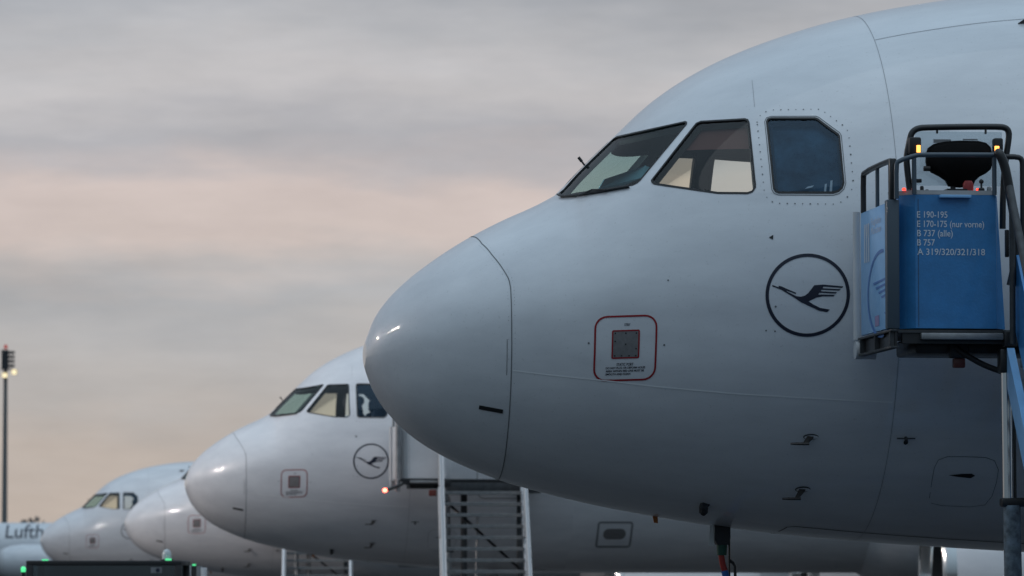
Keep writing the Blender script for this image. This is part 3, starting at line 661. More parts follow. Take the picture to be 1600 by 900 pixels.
# ------------------------------------------------------------------ passenger steps (x, v out from the fuselage, z above the apron)
def steps_unit(plane_i, pal, label, detail=True):
    px, py, ph = ROW[plane_i]; gz = ground_z(py); OX, OV = 4.7, 3.4
    wx = px + OX * c6 + OV * s6; wy = py + OX * s6 - OV * c6
    A = empty('passenger_steps', (wx, wy, gz), TH)
    tag(A, label, 'steps', 'mobile passenger steps docked at the airliners')
    def q(x, v, z): return (x - OX, -(v - OV), z)
    def bx(name, m, x0, x1, v0, v1, z0, z1, bev=.0, parent=A, smooth=False):
        mb = MB(); mb.box(x0 - OX, x1 - OX, -(v1 - OV), -(v0 - OV), z0, z1, bev); return put(name, mb, m, parent, smooth or bev > 0)
    def tb(name, m, pts, r, parent=A, sm=0, n=10):
        mb = MB(); mb.tube([q(*p) for p in pts], r, n, True, sm); return put(name, mb, m, parent, True)
    PAN, WALL, TB, TB2, FR = pal
    ZF = 3.20; SXL = (4.12, 4.0, 3.9)[plane_i]
    # deck and its frame
    bx('platform_deck', DSTEEL, 3.27, 5.62, 1.98, 3.07, ZF - .02, ZF, 0)
    bx('front_channel', STEEL, 3.42, 3.97, 3.062, 3.10, 3.135, 3.178, .006)
    bx('front_sill', BLACK, 3.30, 5.62, 3.03, 3.06, 3.11, 3.185)
    bx('corner_block', BTUBE, 3.972, 4.06, 3.04, 3.11, 3.09, 3.19, .006)
    for zz in (3.075, 3.185): bx('side_channel_flange', FR, 3.215, 3.262, 1.95, 3.10, zz, zz + .016, .003)
    bx('side_channel_web', BTUBE, 3.245, 3.259, 1.95, 3.09, 3.092, 3.184)
    for v in (2.05, 2.55, 3.06): bx('channel_stiffener', FR, 3.212, 3.244, v, v + .02, 3.0925, 3.184)
    bx('far_side_channel', BTUBE, 5.60, 5.66, 1.95, 3.10, 3.07, 3.20)
    bx('underframe', BTUBE, 3.45, 5.3, 2.1, 2.75, 3.06, 3.17, .02)
    mb = MB(); mb.tube([q(3.20, 1.94, 3.12), q(3.34, 1.94, 3.12)], .062, 16); put('bumper_roller', mb, LGREY, A, True)
    tb('bumper_tube', LGREY, [(3.215, 1.94, 3.19), (3.215, 1.94, 4.06)], .026)
    # side wall towards the nose, with hand rail
    sw = bx('side_wall_panel', WALL, 3.235, 3.262, 1.985, 2.985, 3.215, 4.05, .006)
    bx('corner_post', TB2, 3.20, 3.285, 2.99, 3.06, 3.205, 4.055, .008)
    rail = tb('side_hand_rail', TB, [(3.25, 2.01, 4.05), (3.25, 2.01, 4.29), (3.25, 2.04, 4.325), (3.25, 2.9, 4.325), (3.25, 3.02, 4.31)], .02, sm=1)
    bx('rail_post', TB, 3.225, 3.275, 2.98, 3.04, 4.055, 4.33, .012)
    tb('rail_post', TB2, [(3.25, 2.5, 4.05), (3.25, 2.5, 4.31)], .014)
    # console cabinet at the outer corner
    cb = MB(); cb.prism([(3.30, 2.94), (3.392, 3.055), (3.932, 3.055), (4.01, 2.96), (4.01, 2.56), (3.30, 2.56)], ZF + .01, 4.09, lambda p, h: q(p[0] - (.05 if h > 4 and p[0] > 3.95 else 0), p[1], h))
    con = put('console_cabinet', cb, PAN, A)
    bx('console_seam', DKGREY, 3.41, 3.413, 3.056, 3.0575, ZF + .02, 4.06, parent=con)
    if detail:
        dk = MB(); dk.prism([(3.31, 2.95), (3.40, 3.05), (3.925, 3.05), (3.955, 2.9), (3.955, 2.57), (3.31, 2.57)], 4.092, 4.122, lambda p, h: q(p[0], p[1] - (0 if h < 4.1 else .02), h + (.025 if p[1] < 2.8 else 0)))
        deck = put('control_deck', dk, MGREY, con)
        bx('deck_well', BLACK, 3.615, 3.75, 2.7, 3.02, 4.10, 4.134, parent=deck)
        bx('deck_ledge', BLUE_LIT, 3.55, 3.76, 3.056, 3.10, 4.068, 4.088, .004, parent=deck)
        def knob(name, m, x, v, z, r, h):
            mb = MB(); mb.lathe([(0, r), (h * .7, r), (h, r * .7)], 'z', q(x, v, z), 14); put(name, mb, m, deck, True)
        knob('red_indicator', REDL, 3.335, 2.97, 4.124, .013, .016); knob('red_switch', REDB, 3.40, 2.98, 4.124, .018, .016)
        knob('black_knob', BLACK, 3.455, 2.97, 4.124, .013, .03); knob('emergency_button', REDB, 3.775, 2.93, 4.124, .036, .07)
        knob('red_indicator', REDL, 3.835, 2.95, 4.124, .012, .02); knob('joystick_boot', BLACK, 3.857, 2.96, 4.124, .022, .022)
        tb('joystick', BLACK, [(3.857, 2.96, 4.13), (3.857, 2.96, 4.178)], .007, deck); mb = MB(); mb.lathe([(0, .004), (.006, .014), (.016, .017), (.026, .013), (.032, .003)], 'z', q(3.857, 2.96, 4.172), 12); put('joystick_ball', mb, BLACK, deck, True)
        knob('dial', STEEL, 3.91, 2.96, 4.124, .016, .03)
        for bx_, bv in ((3.38, 2.9), (3.41, 2.93), (3.5, 2.92), (3.76, 2.85)): knob('push_button', DKGREY, bx_, bv, 4.124, .012, .012)
        tx = [('E 190-195', .203), ('E 170-175 (nur vorne)', .448), ('B 737 (alle)', .238), ('B 757', .118), ('A 319/320/321/318', .453)]
        for i, (t_, wd) in enumerate(tx):
            v_, f_ = text2d(t_, .060, wd, bold=.0006); b0 = 3.938 - .0613 * i
            me = bpy.data.meshes.new('lettering'); me.from_pydata([q(3.404 + a, 3.0575, b0 + b) for a, b in v_], [], f_); link('lettering', me, LETTER, con)
        # side wall print: big M, two lines, emblem
        def on_wall(name, v2, f2, m):
            me = bpy.data.meshes.new(name); me.from_pydata([q(3.2325, a, b) for a, b in v2], [], f2); link(name, me, m, sw)
        for k, a in enumerate((2.12, 2.19, 2.26)): on_wall('letter_m_stroke', [(a, 3.70), (a + .035, 3.70), (a + .035, 3.96), (a, 3.96)], [(0, 1, 2, 3)], LETTER)
        on_wall('letter_m_stroke', [(2.155, 3.96), (2.19, 3.86), (2.19, 3.90), (2.165, 3.96)], [(0, 1, 2, 3)], LETTER)
        on_wall('letter_m_stroke', [(2.225, 3.86), (2.26, 3.96), (2.25, 3.96), (2.225, 3.90)], [(0, 1, 2, 3)], LETTER)
        for t_, zz in (('Flughafen', 3.935), ('M\u00fcnchen', 3.875)):
            v_, f_ = text2d(t_, .07, .34); on_wall('airport_lettering', [(2.36 + a, zz + b) for a, b in v_], f_, LETTER)
        arc = [R(d) for d in np.arange(80, 281, 8)]
        ro, ri = .31, .285; vv = [(2.70 + ro * 1.55 * math.cos(a), 3.46 + ro * math.sin(a) * .95) for a in arc] + [(2.70 + ri * 1.55 * math.cos(a), 3.46 + ri * math.sin(a) * .95) for a in arc]
        vv = [(min(a, 2.97), b) for a, b in vv]; k = len(arc); on_wall('faded_emblem_ring', vv, [(i, i + 1, k + i + 1, k + i) for i in range(k - 1)], LETTER_M)
        for i in range(4): on_wall('faded_emblem_feather', [(2.42 + .09 * i, 3.545 - .035 * i), (2.96, 3.56 - .035 * i), (2.96, 3.545 - .035 * i), (2.44 + .09 * i, 3.53 - .035 * i)], [(0, 1, 2, 3)], LETTER_M)
        on_wall('faded_emblem_tail', [(2.8, 3.33), (2.96, 3.325), (2.96, 3.31), (2.82, 3.315)], [(0, 1, 2, 3)], LETTER_M)
        on_wall('red_sticker', [(2.48, 3.25), (2.62, 3.25), (2.62, 3.32), (2.48, 3.32)], [(0, 1, 2, 3)], mat('faded_red_sticker', (.30, .24, .42), .6))
        # rail over the console
        tb('console_rail', TB2, [(3.262, 3.08, 4.06), (3.262, 3.08, 4.28), (3.275, 3.08, 4.308), (3.397, 3.08, 4.347), (3.432, 3.08, 4.35), (3.90, 3.08, 4.354), (3.94, 3.08, 4.354)], .0165, sm=1)
        tb('console_rail_post', TB2, [(3.382, 3.075, 4.09), (3.382, 3.075, 4.34)], .016); tb('console_rail_post', TB2, [(3.919, 3.075, 4.09), (3.919, 3.075, 4.35)], .016)
        # screen hoop, acrylic screen, lamps
        HV = 2.66
        hoop = [(3.452, 4.05), (3.439, 4.14), (3.423, 4.269), (3.415, 4.376), (3.437, 4.474), (3.45, 4.535), (3.485, 4.565), (3.542, 4.574), (4.042, 4.586), (4.099, 4.576), (4.116, 4.542), (4.107, 4.469), (4.089, 4.361), (4.07, 4.147), (4.066, 3.9)]
        tb('screen_hoop', BTUBE, [(a, HV, b) for a, b in hoop], .0215, sm=2, n=12)
        scr = bx('acrylic_screen', ACRYL, 3.477, 4.066, HV - .006, HV, 4.185, 4.548)
        for xx in (3.62, 3.95): bx('screen_clip', BLACK, xx, xx + .01, HV - .012, HV + .012, 4.535, 4.57, parent=scr)
        bx('screen_tape', MGREY, 3.60, 3.72, HV + .001, HV + .002, 4.47, 4.495, parent=scr); bx('screen_tape', MGREY, 3.80, 3.90, HV + .001, HV + .002, 4.49, 4.50, parent=scr)
        bx('bracket', BLACK, 3.44, 3.51, HV + .022, HV + .05, 4.20, 4.225, .005)
        for x0_, x1_, l0, l1 in ((3.419, 3.50, 3.466, 3.492), (3.991, 4.055, 3.995, 4.025)):
            h = bx('lamp_housing', BLACK, x0_, x1_, HV + .022, HV + .09, 4.388, 4.50, .012)
            bx('lamp_lens', AMBER, l0, l1, HV + .088, HV + .1, 4.397, 4.445, .003, parent=h)
        # operator seat, its back to the outside
        po = [(3.533, 4.385), (3.546, 4.428), (3.581, 4.454), (3.655, 4.47), (3.75, 4.477), (3.88, 4.476), (3.932, 4.464), (3.962, 4.437), (3.975, 4.39), (3.974, 4.322), (3.961, 4.285), (3.926, 4.257), (3.883, 4.235), (3.856, 4.209), (3.843, 4.175), (3.757, 4.166), (3.683, 4.174), (3.662, 4.212), (3.619, 4.241), (3.567, 4.266), (3.537, 4.296), (3.531, 4.334)]
        bm = bmesh.new(); vs = [bm.verts.new(q(a, 2.80, b)) for a, b in po]; f0 = bm.faces.new(vs)
        ex = bmesh.ops.extrude_face_region(bm, geom=[f0]); bmesh.ops.translate(bm, vec=(0, .10, 0), verts=[g for g in ex['geom'] if isinstance(g, bmesh.types.BMVert)])
        bmesh.ops.recalc_face_normals(bm, faces=bm.faces); bmesh.ops.bevel(bm, geom=[e for e in bm.edges if len(e.link_faces) == 2 and e.calc_face_angle() > 1.2], offset=.022, segments=3, affect='EDGES')
        me = bpy.data.meshes.new('seat_back'); bm.to_mesh(me); bm.free(); me.shade_smooth(); seat = link('seat_back', me, mat('black_seat_vinyl', (.004, .004, .0045), .9, bump=.2, spec=.2), A)
        tb('seat_stem', BLACK, [(3.709, 2.76, 4.20), (3.709, 2.76, 4.11)], .018, seat); bx('seat_base', BLACK, 3.63, 3.79, 2.64, 2.88, 4.11, 4.14, .01, seat)
        a = (3.52, 2.78, 4.287); mb = MB(); mb.tube([q(a[0] - .012, a[1], a[2]), q(a[0] + .03, a[1], a[2])], .018, 10); put('seat_knob', mb, BLACK, seat, True)
        # thick black hand rails at the head of the flight
        tb('flight_hand_rail', BTUBE, [(3.935, 3.12, 4.365), (3.941, 3.14, 4.358), (3.975, 3.14, 4.282), (4.008, 3.14, 4.105), (4.037, 3.14, 3.937), (4.057, 3.14, 3.789), (4.047, 3.14, 3.642), (4.012, 3.14, 3.49)], .031, sm=2, n=12)
        tb('gate_rail', BTUBE, [(4.05, 2.75, 4.374), (4.151, 2.75, 4.375), (4.181, 2.75, 4.358), (4.185, 2.75, 4.311), (4.183, 2.75, 3.5)], .019, sm=1)
        bx('gate_latch', BTUBE, 3.985, 4.01, 3.07, 3.10, 3.68, 3.86, .005)
        # underneath: lamp, hose, telescopic cylinder
        tb('hydraulic_hose', BLACK, [(3.70, 2.86, 3.10), (3.719, 2.87, 3.075), (3.784, 2.89, 3.03), (3.891, 2.9, 2.971), (4.02, 2.93, 2.925)], .02, sm=2)
        bx('lamp_bracket', BLACK, 3.66, 3.79, 2.80, 2.87, 3.025, 3.12, .01); bx('marker_lamp', BROWN, 3.687, 3.764, 2.80, 2.86, 2.961, 3.024, .008)
        bx('cylinder_head', BTUBE, 3.95, 4.06, 2.97, 3.07, 2.92, 3.08, .015)
    bx('stair_link', DSTEEL, SXL, 5.5, 3.02, 3.10, 2.98, 3.14, .01)
    tb('cylinder_rod', CHROME if detail else STEEL, [(4.0, 3.02, 3.06), (4.005, 3.03, 2.08)], .036, n=16)
    tb('hydraulic_pipe', BTUBE, [(4.052, 3.02, 2.92), (4.055, 3.03, 2.0)], .010)
    bx('cylinder_clamp', BTUBE, 3.955, 4.12, 2.985, 3.075, 2.04, 2.10, .015)
    tb('cylinder_barrel', PEEL if detail else STEEL, [(4.03, 3.03, 2.05), (4.05, 3.03, .55)], .058, n=20)
    bx('cylinder_foot', BTUBE, 3.95, 4.15, 2.9, 3.15, .40, .56, .02)
    # the flight: stringers, treads, guards, hand rails
    SX, FX = ((3.985, 5.56), (3.86, 5.17), (3.70, 5.27))[plane_i]; LEAN = -.075
    def q2(x, v, z): return q(x + LEAN * (v - 3.12), v, z)
    V0, Z0, V1, Z1 = 3.12, 3.16, 6.35, .42
    for x in (SX, FX):
        mb = MB(); pr = [(V0, Z0 - .08), (V0, Z0 - .34), (V1, Z1 - .18), (V1, Z1 + .12)]
        mb.prism(pr, x, x + .05, lambda p, h: q2(h, p[0], p[1])); put('stringer', mb, WALL, A)
        mb = MB(); pr = [(V0, Z0 + .57), (V0, Z0 + .02), (V1, Z1 + .16), (V1, Z1 + .62)]
        mb.prism(pr, x + .06, x + .08, lambda p, h: q2(h, p[0], p[1])); put('guard_panel', mb, PAN, A)
        tb('flight_rail', FR, [(x + .02, V0, Z0 + 1.0), (x + .02 + LEAN * (V1 - V0), V1, Z1 + .98), (x + .02 + LEAN * (V1 - V0), V1 + .15, Z1 + .9)], .026)
        for k in range(4):
            t = .04 + k * .31; xo = x + .02 + LEAN * (V1 - V0) * t; tb('rail_stanchion', FR, [(xo, V0 + (V1 - V0) * t, Z0 + (Z1 - Z0) * t + .05), (xo, V0 + (V1 - V0) * t, Z0 + (Z1 - Z0) * t + 1.0)], .02)
    n = 15
    tread = MB(); tread.box(SX + .085 - OX, FX - .005 - OX, -.13, .13, -.035, .02, .004); tm = tread.mesh('tread')
    for k in range(n):
        t = (k + 1) / (n + .5); link('tread', tm, TREAD, A, (LEAN * (V1 - V0) * t, -(V0 + (V1 - V0) * t - OV), Z0 + (Z1 - Z0) * t))
    tb('tread_brace', BTUBE, [(SX + .1, 3.3, 2.85), (FX - .15, 4.6, 1.75)], .022)
    tb('centre_pipe', STEEL, [(SX + .6, 3.4, 2.6), (SX + .55, 3.5, .75)], .02)
    # inner guard on the far side of the deck
    bx('far_side_wall', WALL, 5.60, 5.625, 1.985, 3.0, ZF + .02, 4.05, .006)
    tb('far_side_rail', TB, [(5.61, 2.0, 4.05), (5.61, 2.0, 4.32), (5.61, 3.02, 4.32), (5.61, 3.02, 4.05)], .02)
    if not detail:
        bx('console_back', WALL, 3.33, 4.08, 2.9, 2.93, ZF + .02, 4.12, .006)
        tb('corner_tube', STEEL, [(3.23, 3.05, 3.0), (3.23, 3.05, 4.2)], .04); tb('stalk', BTUBE, [(3.30, 3.08, 3.12), (3.05, 3.12, 3.02)], .025)
        mb = MB(); mb.lathe([(-.03, .01), (-.02, .03), (.0, .036), (.02, .03), (.03, .01)], 'z', q(3.02, 3.13, 3.02), 12); put('red_marker_light', mb, mat('red_flare_lens', (.8, .05, .03), .3, emit=(1.0, .10, .06), estr=14), A, True)
        bx('marker_lamp', BROWN, 3.72, 3.84, 3.05, 3.1, 2.93, 3.03, .01); bx('brace', BTUBE, 3.98, 4.03, 3.0, 3.05, 1.0, 3.1)
    # chassis and wheels
    ch = bx('chassis', PAN, 3.6, 5.6, 2.3, 6.6, .42, .72, .04)
    for x in (3.75, 5.45):
        for v in (2.9, 5.9):
            mb = MB(); mb.lathe([(-.12, .2), (-.12, .34), (-.08, .39), (.08, .39), (.12, .34), (.12, .2)], 'x', q(x, v, .40), 24); put('wheel', mb, RUBBER, A, True)
    for x in (4.3, 5.2): bx('lift_mast', DSTEEL, x, x + .1, 2.3, 2.4, .7, 3.05, .02)
    return A
steps_unit(0, (BLUE, BLUE_LIT, BTUBE, TUBE, DSTEEL), 'blue boarding steps with operator console and amber lamps, at the nearest airliner')
steps_unit(1, (LGREY, LGREY, STEEL, STEEL, mat('grey_rail_paint', (.40, .41, .42), .45, .2)), 'grey boarding steps docked at the second airliner, red light at their edge', False)
steps_unit(2, (MGREY, LGREY, LGREY, LGREY, mat('white_rail_paint', (.72, .73, .75), .4)), 'white railed boarding steps seen below the second airliner nose', False)

# ------------------------------------------------------------------ ground power cable plugged in under the nearest nose
gx_, gy_, gh = ROW[0]
def loc1(x, v, z): return Vector((gx_ + x * c6 + v * s6, gy_ + x * s6 - v * c6, z))
base = loc1(2.58, .05, 0); K = empty('power_cable', base, TH)
tag(K, 'black power plug with green collar and red cable hanging under the nearest nose', 'cable')
def kbox(name, m, x0, x1, z0, z1, d=.05, bev=.01):
    mb = MB(); mb.box(x0, x1, -d, d, z0, z1, bev); return put(name, mb, m, K, True)
mb = MB(); mb.prism([(-.05, 1.955), (.06, 1.955), (.06, 1.86), (.05, 1.81), (-.035, 1.81), (-.055, 1.85)], -.05, .05, lambda p, h: (p[0], h, p[1])); put('plug_body', mb, BLACK, K)
kbox('plug_flange', BLACK, -.055, .095, 1.940, 1.952, .055, .004)
mb = MB(); mb.tube([(.005, 0, 1.815), (.005, 0, 1.735)], [.04, .034], 14); put('green_collar', mb, mat('green_rubber', (.015, .075, .05), .6), K, True)
mb = MB(); mb.tube([(.0, 0, 1.74), (.012, 0, 1.66), (.03, .0, 1.615)], .022, 12, True, 1); put('red_cable', mb, mat('red_rubber', (.36, .022, .015), .5), K, True)
mb = MB(); mb.tube([(.025, 0, 1.625), (.04, 0, 1.56), (.05, 0, .9), (.3, -.2, .2), (.8, -.5, .05), (1.6, -1.2, .03)], .026, 12, True, 2); put('blue_sleeve', mb, mat('blue_rubber', (.02, .12, .42), .5), K, True)
for dx in (-.085, -.066):
    mb = MB(); mb.add([(dx, -.03, 1.95), (dx + .016, -.028, 1.95), (dx + .008, -.036, 1.80), (dx - .012, -.034, 1.805)], [(0, 1, 2, 3)])
    o = put('paper_tag', mb, mat('white_card', (.62, .62, .60), .7), K); sm_ = o.modifiers.new('t', 'SOLIDIFY'); sm_.thickness = .003
mb = MB(); mb.tube([(.062, .02, 1.95), (.062, .02, .05)], .008, 8); mb.tube([(.062, .02, 1.70), (.09, .02, 1.68), (.105, .02, 1.655), (.105, .02, 1.2)], .011, 8); put('support_rod', mb, BTUBE, K, True)

# ------------------------------------------------------------------ tug in front of the row, only its cab roof in view
def at(px, py, d):      # where a sight line stands at distance d
    return ((px - 800) / 7000 * d, d, CAMH + (897 - py) / 7000 * d)
D = 58.0; kx = D / 7000
x0, _, zt = at(42, 876, D); x1 = at(285, 876, D)[0]; gz = ground_z(D)
T = empty('apron_tug', ((x0 + x1) / 2, D, gz)); tag(T, 'low black framed tug cab with clear beacon at the bottom left corner', 'tug')
hw = (x1 - x0) / 2; zt -= gz
def tbx(name, m, a0, a1, y0, y1, z0, z1, bev=.0, parent=T):
    mb = MB(); mb.box(a0, a1, y0, y1, z0, z1, bev); return put(name, mb, m, parent, bev > 0)
tbx('cab_roof', BLACK, -hw, hw, 0, 1.5, zt - .065, zt, .012)
for sx in (-1, 1):
    for yy in (0, 1.42): tbx('cab_pillar', BLACK, sx * hw - (.09 if sx > 0 else 0), sx * hw + (.09 if sx < 0 else 0), yy, yy + .08, .78, zt - .051, .01)
wnd = tbx('cab_rear_window', glass('dirty_cab_glass', (.30, .38, .40), .16, .12), -hw + .092, hw - .092, .02, .03, .80, zt - .053)
lb = tbx('window_sticker', MGREY, hw - .40, hw - .26, .012, .018, zt - .16, zt - .085, 0, wnd)
mb = MB(); mb.lathe([(0, .027), (.004, .027)], 'y', (hw - .31, .006, zt - .125), 16); put('sticker_dot', mb, NAVY, wnd)
tbx('cab_front_window', glass('cab_front_glass', (.45, .50, .50), .1, .05), -hw + .092, hw - .092, 1.46, 1.47, .80, zt - .053)
for sx in (-.42, .35):
    st = tbx('driver_seat', BLACK, sx - .22, sx + .22, .5, .62, .6, 1.25, .05); tbx('seat_headrest', BLACK, sx - .13, sx + .13, .5, .6, 1.28, zt - .19, .05, st)
tbx('tug_body', mat('tug_white', (.55, .55, .53), .45, var=.2), -hw - .12, hw + .12, -.6, 3.2, .28, .78, .05)
for sx in (-1, 1):
    for yy in (.2, 2.4):
        mb = MB(); mb.lathe([(-.14, .2), (-.14, .36), (-.1, .42), (.1, .42), (.14, .36), (.14, .2)], 'x', (sx * (hw - .05), yy, .42), 24); put('wheel', mb, RUBBER, T, True)
bxp = at(260, 876, D)[0] - (x0 + x1) / 2
bs = tbx('beacon_base', BLACK, bxp - .068, bxp + .075, .1, .24, zt, zt + .018, .004)
mb = MB(); mb.lathe([(0, .062), (.06, .06), (.10, .050), (.125, .028), (.132, .004)], 'z', (bxp, .17, zt + .018), 20); put('beacon_dome', mb, DOME, bs, True)
mb = MB(); mb.lathe([(0, .022), (.07, .02), (.08, .004)], 'z', (bxp, .17, zt + .019), 12); put('beacon_bulb', mb, LGREY, bs, True)
tbx('green_position_lamp', GREENL, bxp - .012, bxp + .068, .07, .098, zt + .002, zt + .024, .003)
tbx('green_position_lamp', GREENL, at(66, 876, D)[0] - (x0 + x1) / 2, at(76, 876, D)[0] - (x0 + x1) / 2, .04, .07, zt, zt + .016, .003)
# small cabinets right of the tug, with a lamp post, and one more green lamp at the left
D2 = 60.0
c0 = at(306, 884, D2); CB = empty('charging_cabinet', (c0[0], D2, ground_z(D2))); tag(CB, 'pair of light grey cabinet posts with green lamp right of the dark tug cab', 'cabinet')
zt2 = c0[2] - ground_z(D2); k2 = D2 / 7000
for a, b, m, dz in ((-22, -16, MGREY, .055), (-15.5, -5, LGREY, .0), (-4.8, 3.2, BLACK, .0), (3.4, 9.8, MGREY, -.01), (10, 17, LGREY, -.025)):
    mb = MB(); mb.box(a * k2, b * k2, -.2, .2, 0, zt2 + dz, .006); put('cabinet_post', mb, m, CB, True)
mb = MB(); mb.box(-3 * k2, 2 * k2, -.21, -.1, zt2, zt2 + .02, .004); put('green_lamp', mb, GREENL, CB, True)
c0 = at(38, 888, D2); GP = empty('lamp_post', (c0[0], D2, ground_z(D2))); tag(GP, 'short post with a lit green lamp at the lower left edge', 'lamp post')
mb = MB(); mb.tube([(0, 0, 0), (0, 0, c0[2] - ground_z(D2) - .05)], .03, 10); put('post', mb, BTUBE, GP, True)
mb = MB(); mb.lathe([(-.05, .03), (0, .034), (.02, .02), (.024, .004)], 'z', (0, 0, c0[2] - ground_z(D2)), 12); put('green_lamp', mb, GREENL, GP, True)

# ------------------------------------------------------------------ floodlight masts
LAMPM = mat('floodlight_lens', (.9, .85, .7), .3, emit=(1.0, .84, .50), estr=1.15)
FLOOD = mat('bright_floodlight_lens', (.9, .85, .7), .3, emit=(1.0, .86, .78), estr=700)
def mast(name, x, y, h, r, label, aim, heads, red=True, spot=None, lens=None):
    gz_ = ground_z(y); A = empty(name, (x, y, gz_)); tag(A, label, 'light mast', 'apron floodlight masts')
    mb = MB(); mb.tube([(0, 0, 0), (0, 0, h)], [r, r * .6], 16); put('mast_pole', mb, mat('mast_paint', (.17, .175, .175), .6), A, True)
    mb = MB(); mb.box(-h * .02, h * .03, -h * .02, h * .02, h, h + .15); mb.box(-h * .018, h * .012, -h * .015, h * .015, h + .15, h * 1.09); 
    for k in range(4): mb.box(h * .013 + .01, h * .04, -h * .015, h * .015, h * (1.012 + .020 * k), h * (1.024 + .020 * k))
    put('lamp_carriage', mb, DSTEEL, A)
    az_ = math.atan2(aim[0] - x, aim[1] - y); dn = math.atan2(h, math.hypot(aim[0] - x, aim[1] - y))
    dirv = Vector((math.sin(az_) * math.cos(dn), math.cos(az_) * math.cos(dn), -math.sin(dn))); sd = Vector((math.cos(az_), -math.sin(az_), 0)); upv = sd.cross(dirv)
    for (hx, hz) in heads:
        c = Vector((0, 0, h)) + sd * hx + upv * hz + dirv * (h * .02); s_ = h * (.011 if lens is None else .0138)
        mb = MB(); o = [(a, b) for a in (-1, 1) for b in (-1, 1)]
        q4 = [(-1, -1), (1, -1), (1, 1), (-1, 1)]; vb = [c + (sd * a + upv * b) * s_ for a, b in q4]; vf = [c + dirv * s_ * 1.6 + (sd * a + upv * b) * s_ * 1.15 for a, b in q4]
        mb.add(vb + vf, [(0, 1, 2, 3)] + [(i, (i + 1) % 4, 4 + (i + 1) % 4, 4 + i) for i in range(4)]); hd = put('lamp_head', mb, DSTEEL, A)
        mb = MB(); mb.add([c + dirv * s_ * .5 + (sd * a + upv * b) * s_ * .98 for a, b in q4], [(0, 1, 2, 3)]); put('lamp_lens', mb, lens or LAMPM, hd)
    if len(heads) > 3:
        mb = MB(); mb.tube([Vector((0, 0, h)) + sd * (min(a for a, _ in heads) - .6), Vector((0, 0, h)) + sd * (max(a for a, _ in heads) + .6)], .16, 8); put('crossarm', mb, DSTEEL, A, True)
    if red:
        mb = MB(); mb.lathe([(0, .25), (.4, .25), (.6, .1)], 'z', (0, 0, h * 1.095), 10); put('obstruction_light', mb, mat('dim_red_lens', (.5, .06, .05), .4, emit=(1, .15, .12), estr=.2), A, True)
    if spot:
        for i, (tx_, ty_, e_w, cone) in enumerate(spot):
            li = bpy.data.lights.new('floodlight', 'SPOT'); li.energy = e_w; li.spot_size = R(cone); li.spot_blend = .5; li.shadow_soft_size = .9; li.color = (1.0, .86, .84)
            lo_ = bpy.data.objects.new('floodlight', li); C.objects.link(lo_); lo_.parent = A
            p = Vector((0, 0, h)) + sd * (i - .5) * 2.2; lo_.location = p + dirv * 2.6
            dv = Vector((tx_ - x, ty_ - y, 3.2 - gz_ - h)); lo_.rotation_euler = dv.to_track_quat('-Z', 'Y').to_euler()
    return A
mx_, my_, mz_ = at(8, 578, 620)
mast('floodlight_mast', mx_, my_, mz_ + .6, .45, 'tall grey floodlight mast with lit lamps standing at the left edge', (0, 200), [(-1.15, -.3), (.15, -.75)], red='dim')
mast('floodlight_mast', -70, 52, 30, .4, 'floodlight mast standing left of the parked row, outside the picture', (-9, 110), [(-8.8 + 1.6 * k, 0) for k in range(12)], spot=[(-5, 75, 22000, 24), (-12, 128, 22000, 28)], lens=FLOOD)
mast('floodlight_mast', -92, 96, 31, .4, 'second floodlight mast left of the parked row, outside the picture', (-3, 45), [(-2.4 + 1.6 * k, 0) for k in range(4)], spot=[(-2, 42, 6000, 22), (-8, 100, 8000, 30)], lens=FLOOD)

# ------------------------------------------------------------------ far wide-body behind the row (its nose lies left of the picture)
FD = 480.0; fx0 = at(-330, 0, FD)[0]; zr = at(0, 817, FD)[2]; RF = 2.9; fz = zr - RF
W_ = empty('widebody_airliner', (fx0, FD, ground_z(FD))); tag(W_, 'distant white airliner with dark title lettering behind the row at the left edge', 'airliner')
zz = fz - ground_z(FD)
mb = MB(); mb.lathe([(0, .05), (.4, .9), (1.2, 1.6), (2.6, 2.25), (4.5, 2.7), (7, 2.88), (9, 2.9), (40, 2.9), (50, 2.2), (60, .6)], 'x', (0, 0, zz), 128); put('fuselage', mb, WHITE, W_, True)
tx0 = at(12, 0, FD)[0] - fx0; v_, f_ = text2d('Lufthansa', 2.05, bold=.02)
def fus(a, b): 
    z_ = b; return (a, -math.sqrt(max(RF * RF - z_ * z_, .01)) - .02, zz + z_)
cap = at(0, 841, FD)[2] - fz
bmt = bmesh.new(); vs_ = [bmt.verts.new((a, b, 0)) for a, b in v_]
for f in f_: bmt.faces.new([vs_[i] for i in f])
bmesh.ops.triangulate(bmt, faces=bmt.faces)
for _ in range(3): bmesh.ops.subdivide_edges(bmt, edges=[e for e in bmt.edges if e.calc_length() > .25], cuts=1)
bmesh.ops.triangulate(bmt, faces=bmt.faces)
for p in bmt.verts: p.co = fus(tx0 + p.co.x, min(cap + p.co.y, 2.85))
me = bpy.data.meshes.new('title'); bmt.to_mesh(me); bmt.free(); link('title_lettering', me, NAVY, W_)
ex0 = at(2, 0, FD - 9.5)[0] - fx0; ez = at(0, 879, FD - 9.5)[2] - ground_z(FD)
mb = MB(); mb.lathe([(.5, 1.55), (1.2, 1.78), (2.4, 1.92), (4, 1.9), (5.6, 1.6), (5.5, 1.3)], 'x', (ex0, -9.5, ez), 36, False); en = put('engine_cowl', mb, WHITE, W_, True)
mb = MB(); mb.lathe([(.5, 1.55), (.15, 1.42), (0, 1.28), (.1, 1.18), (.5, 1.12), (1.4, 1.15)], 'x', (ex0, -9.5, ez), 36, False); put('intake_lip', mb, LGREY, en, True)
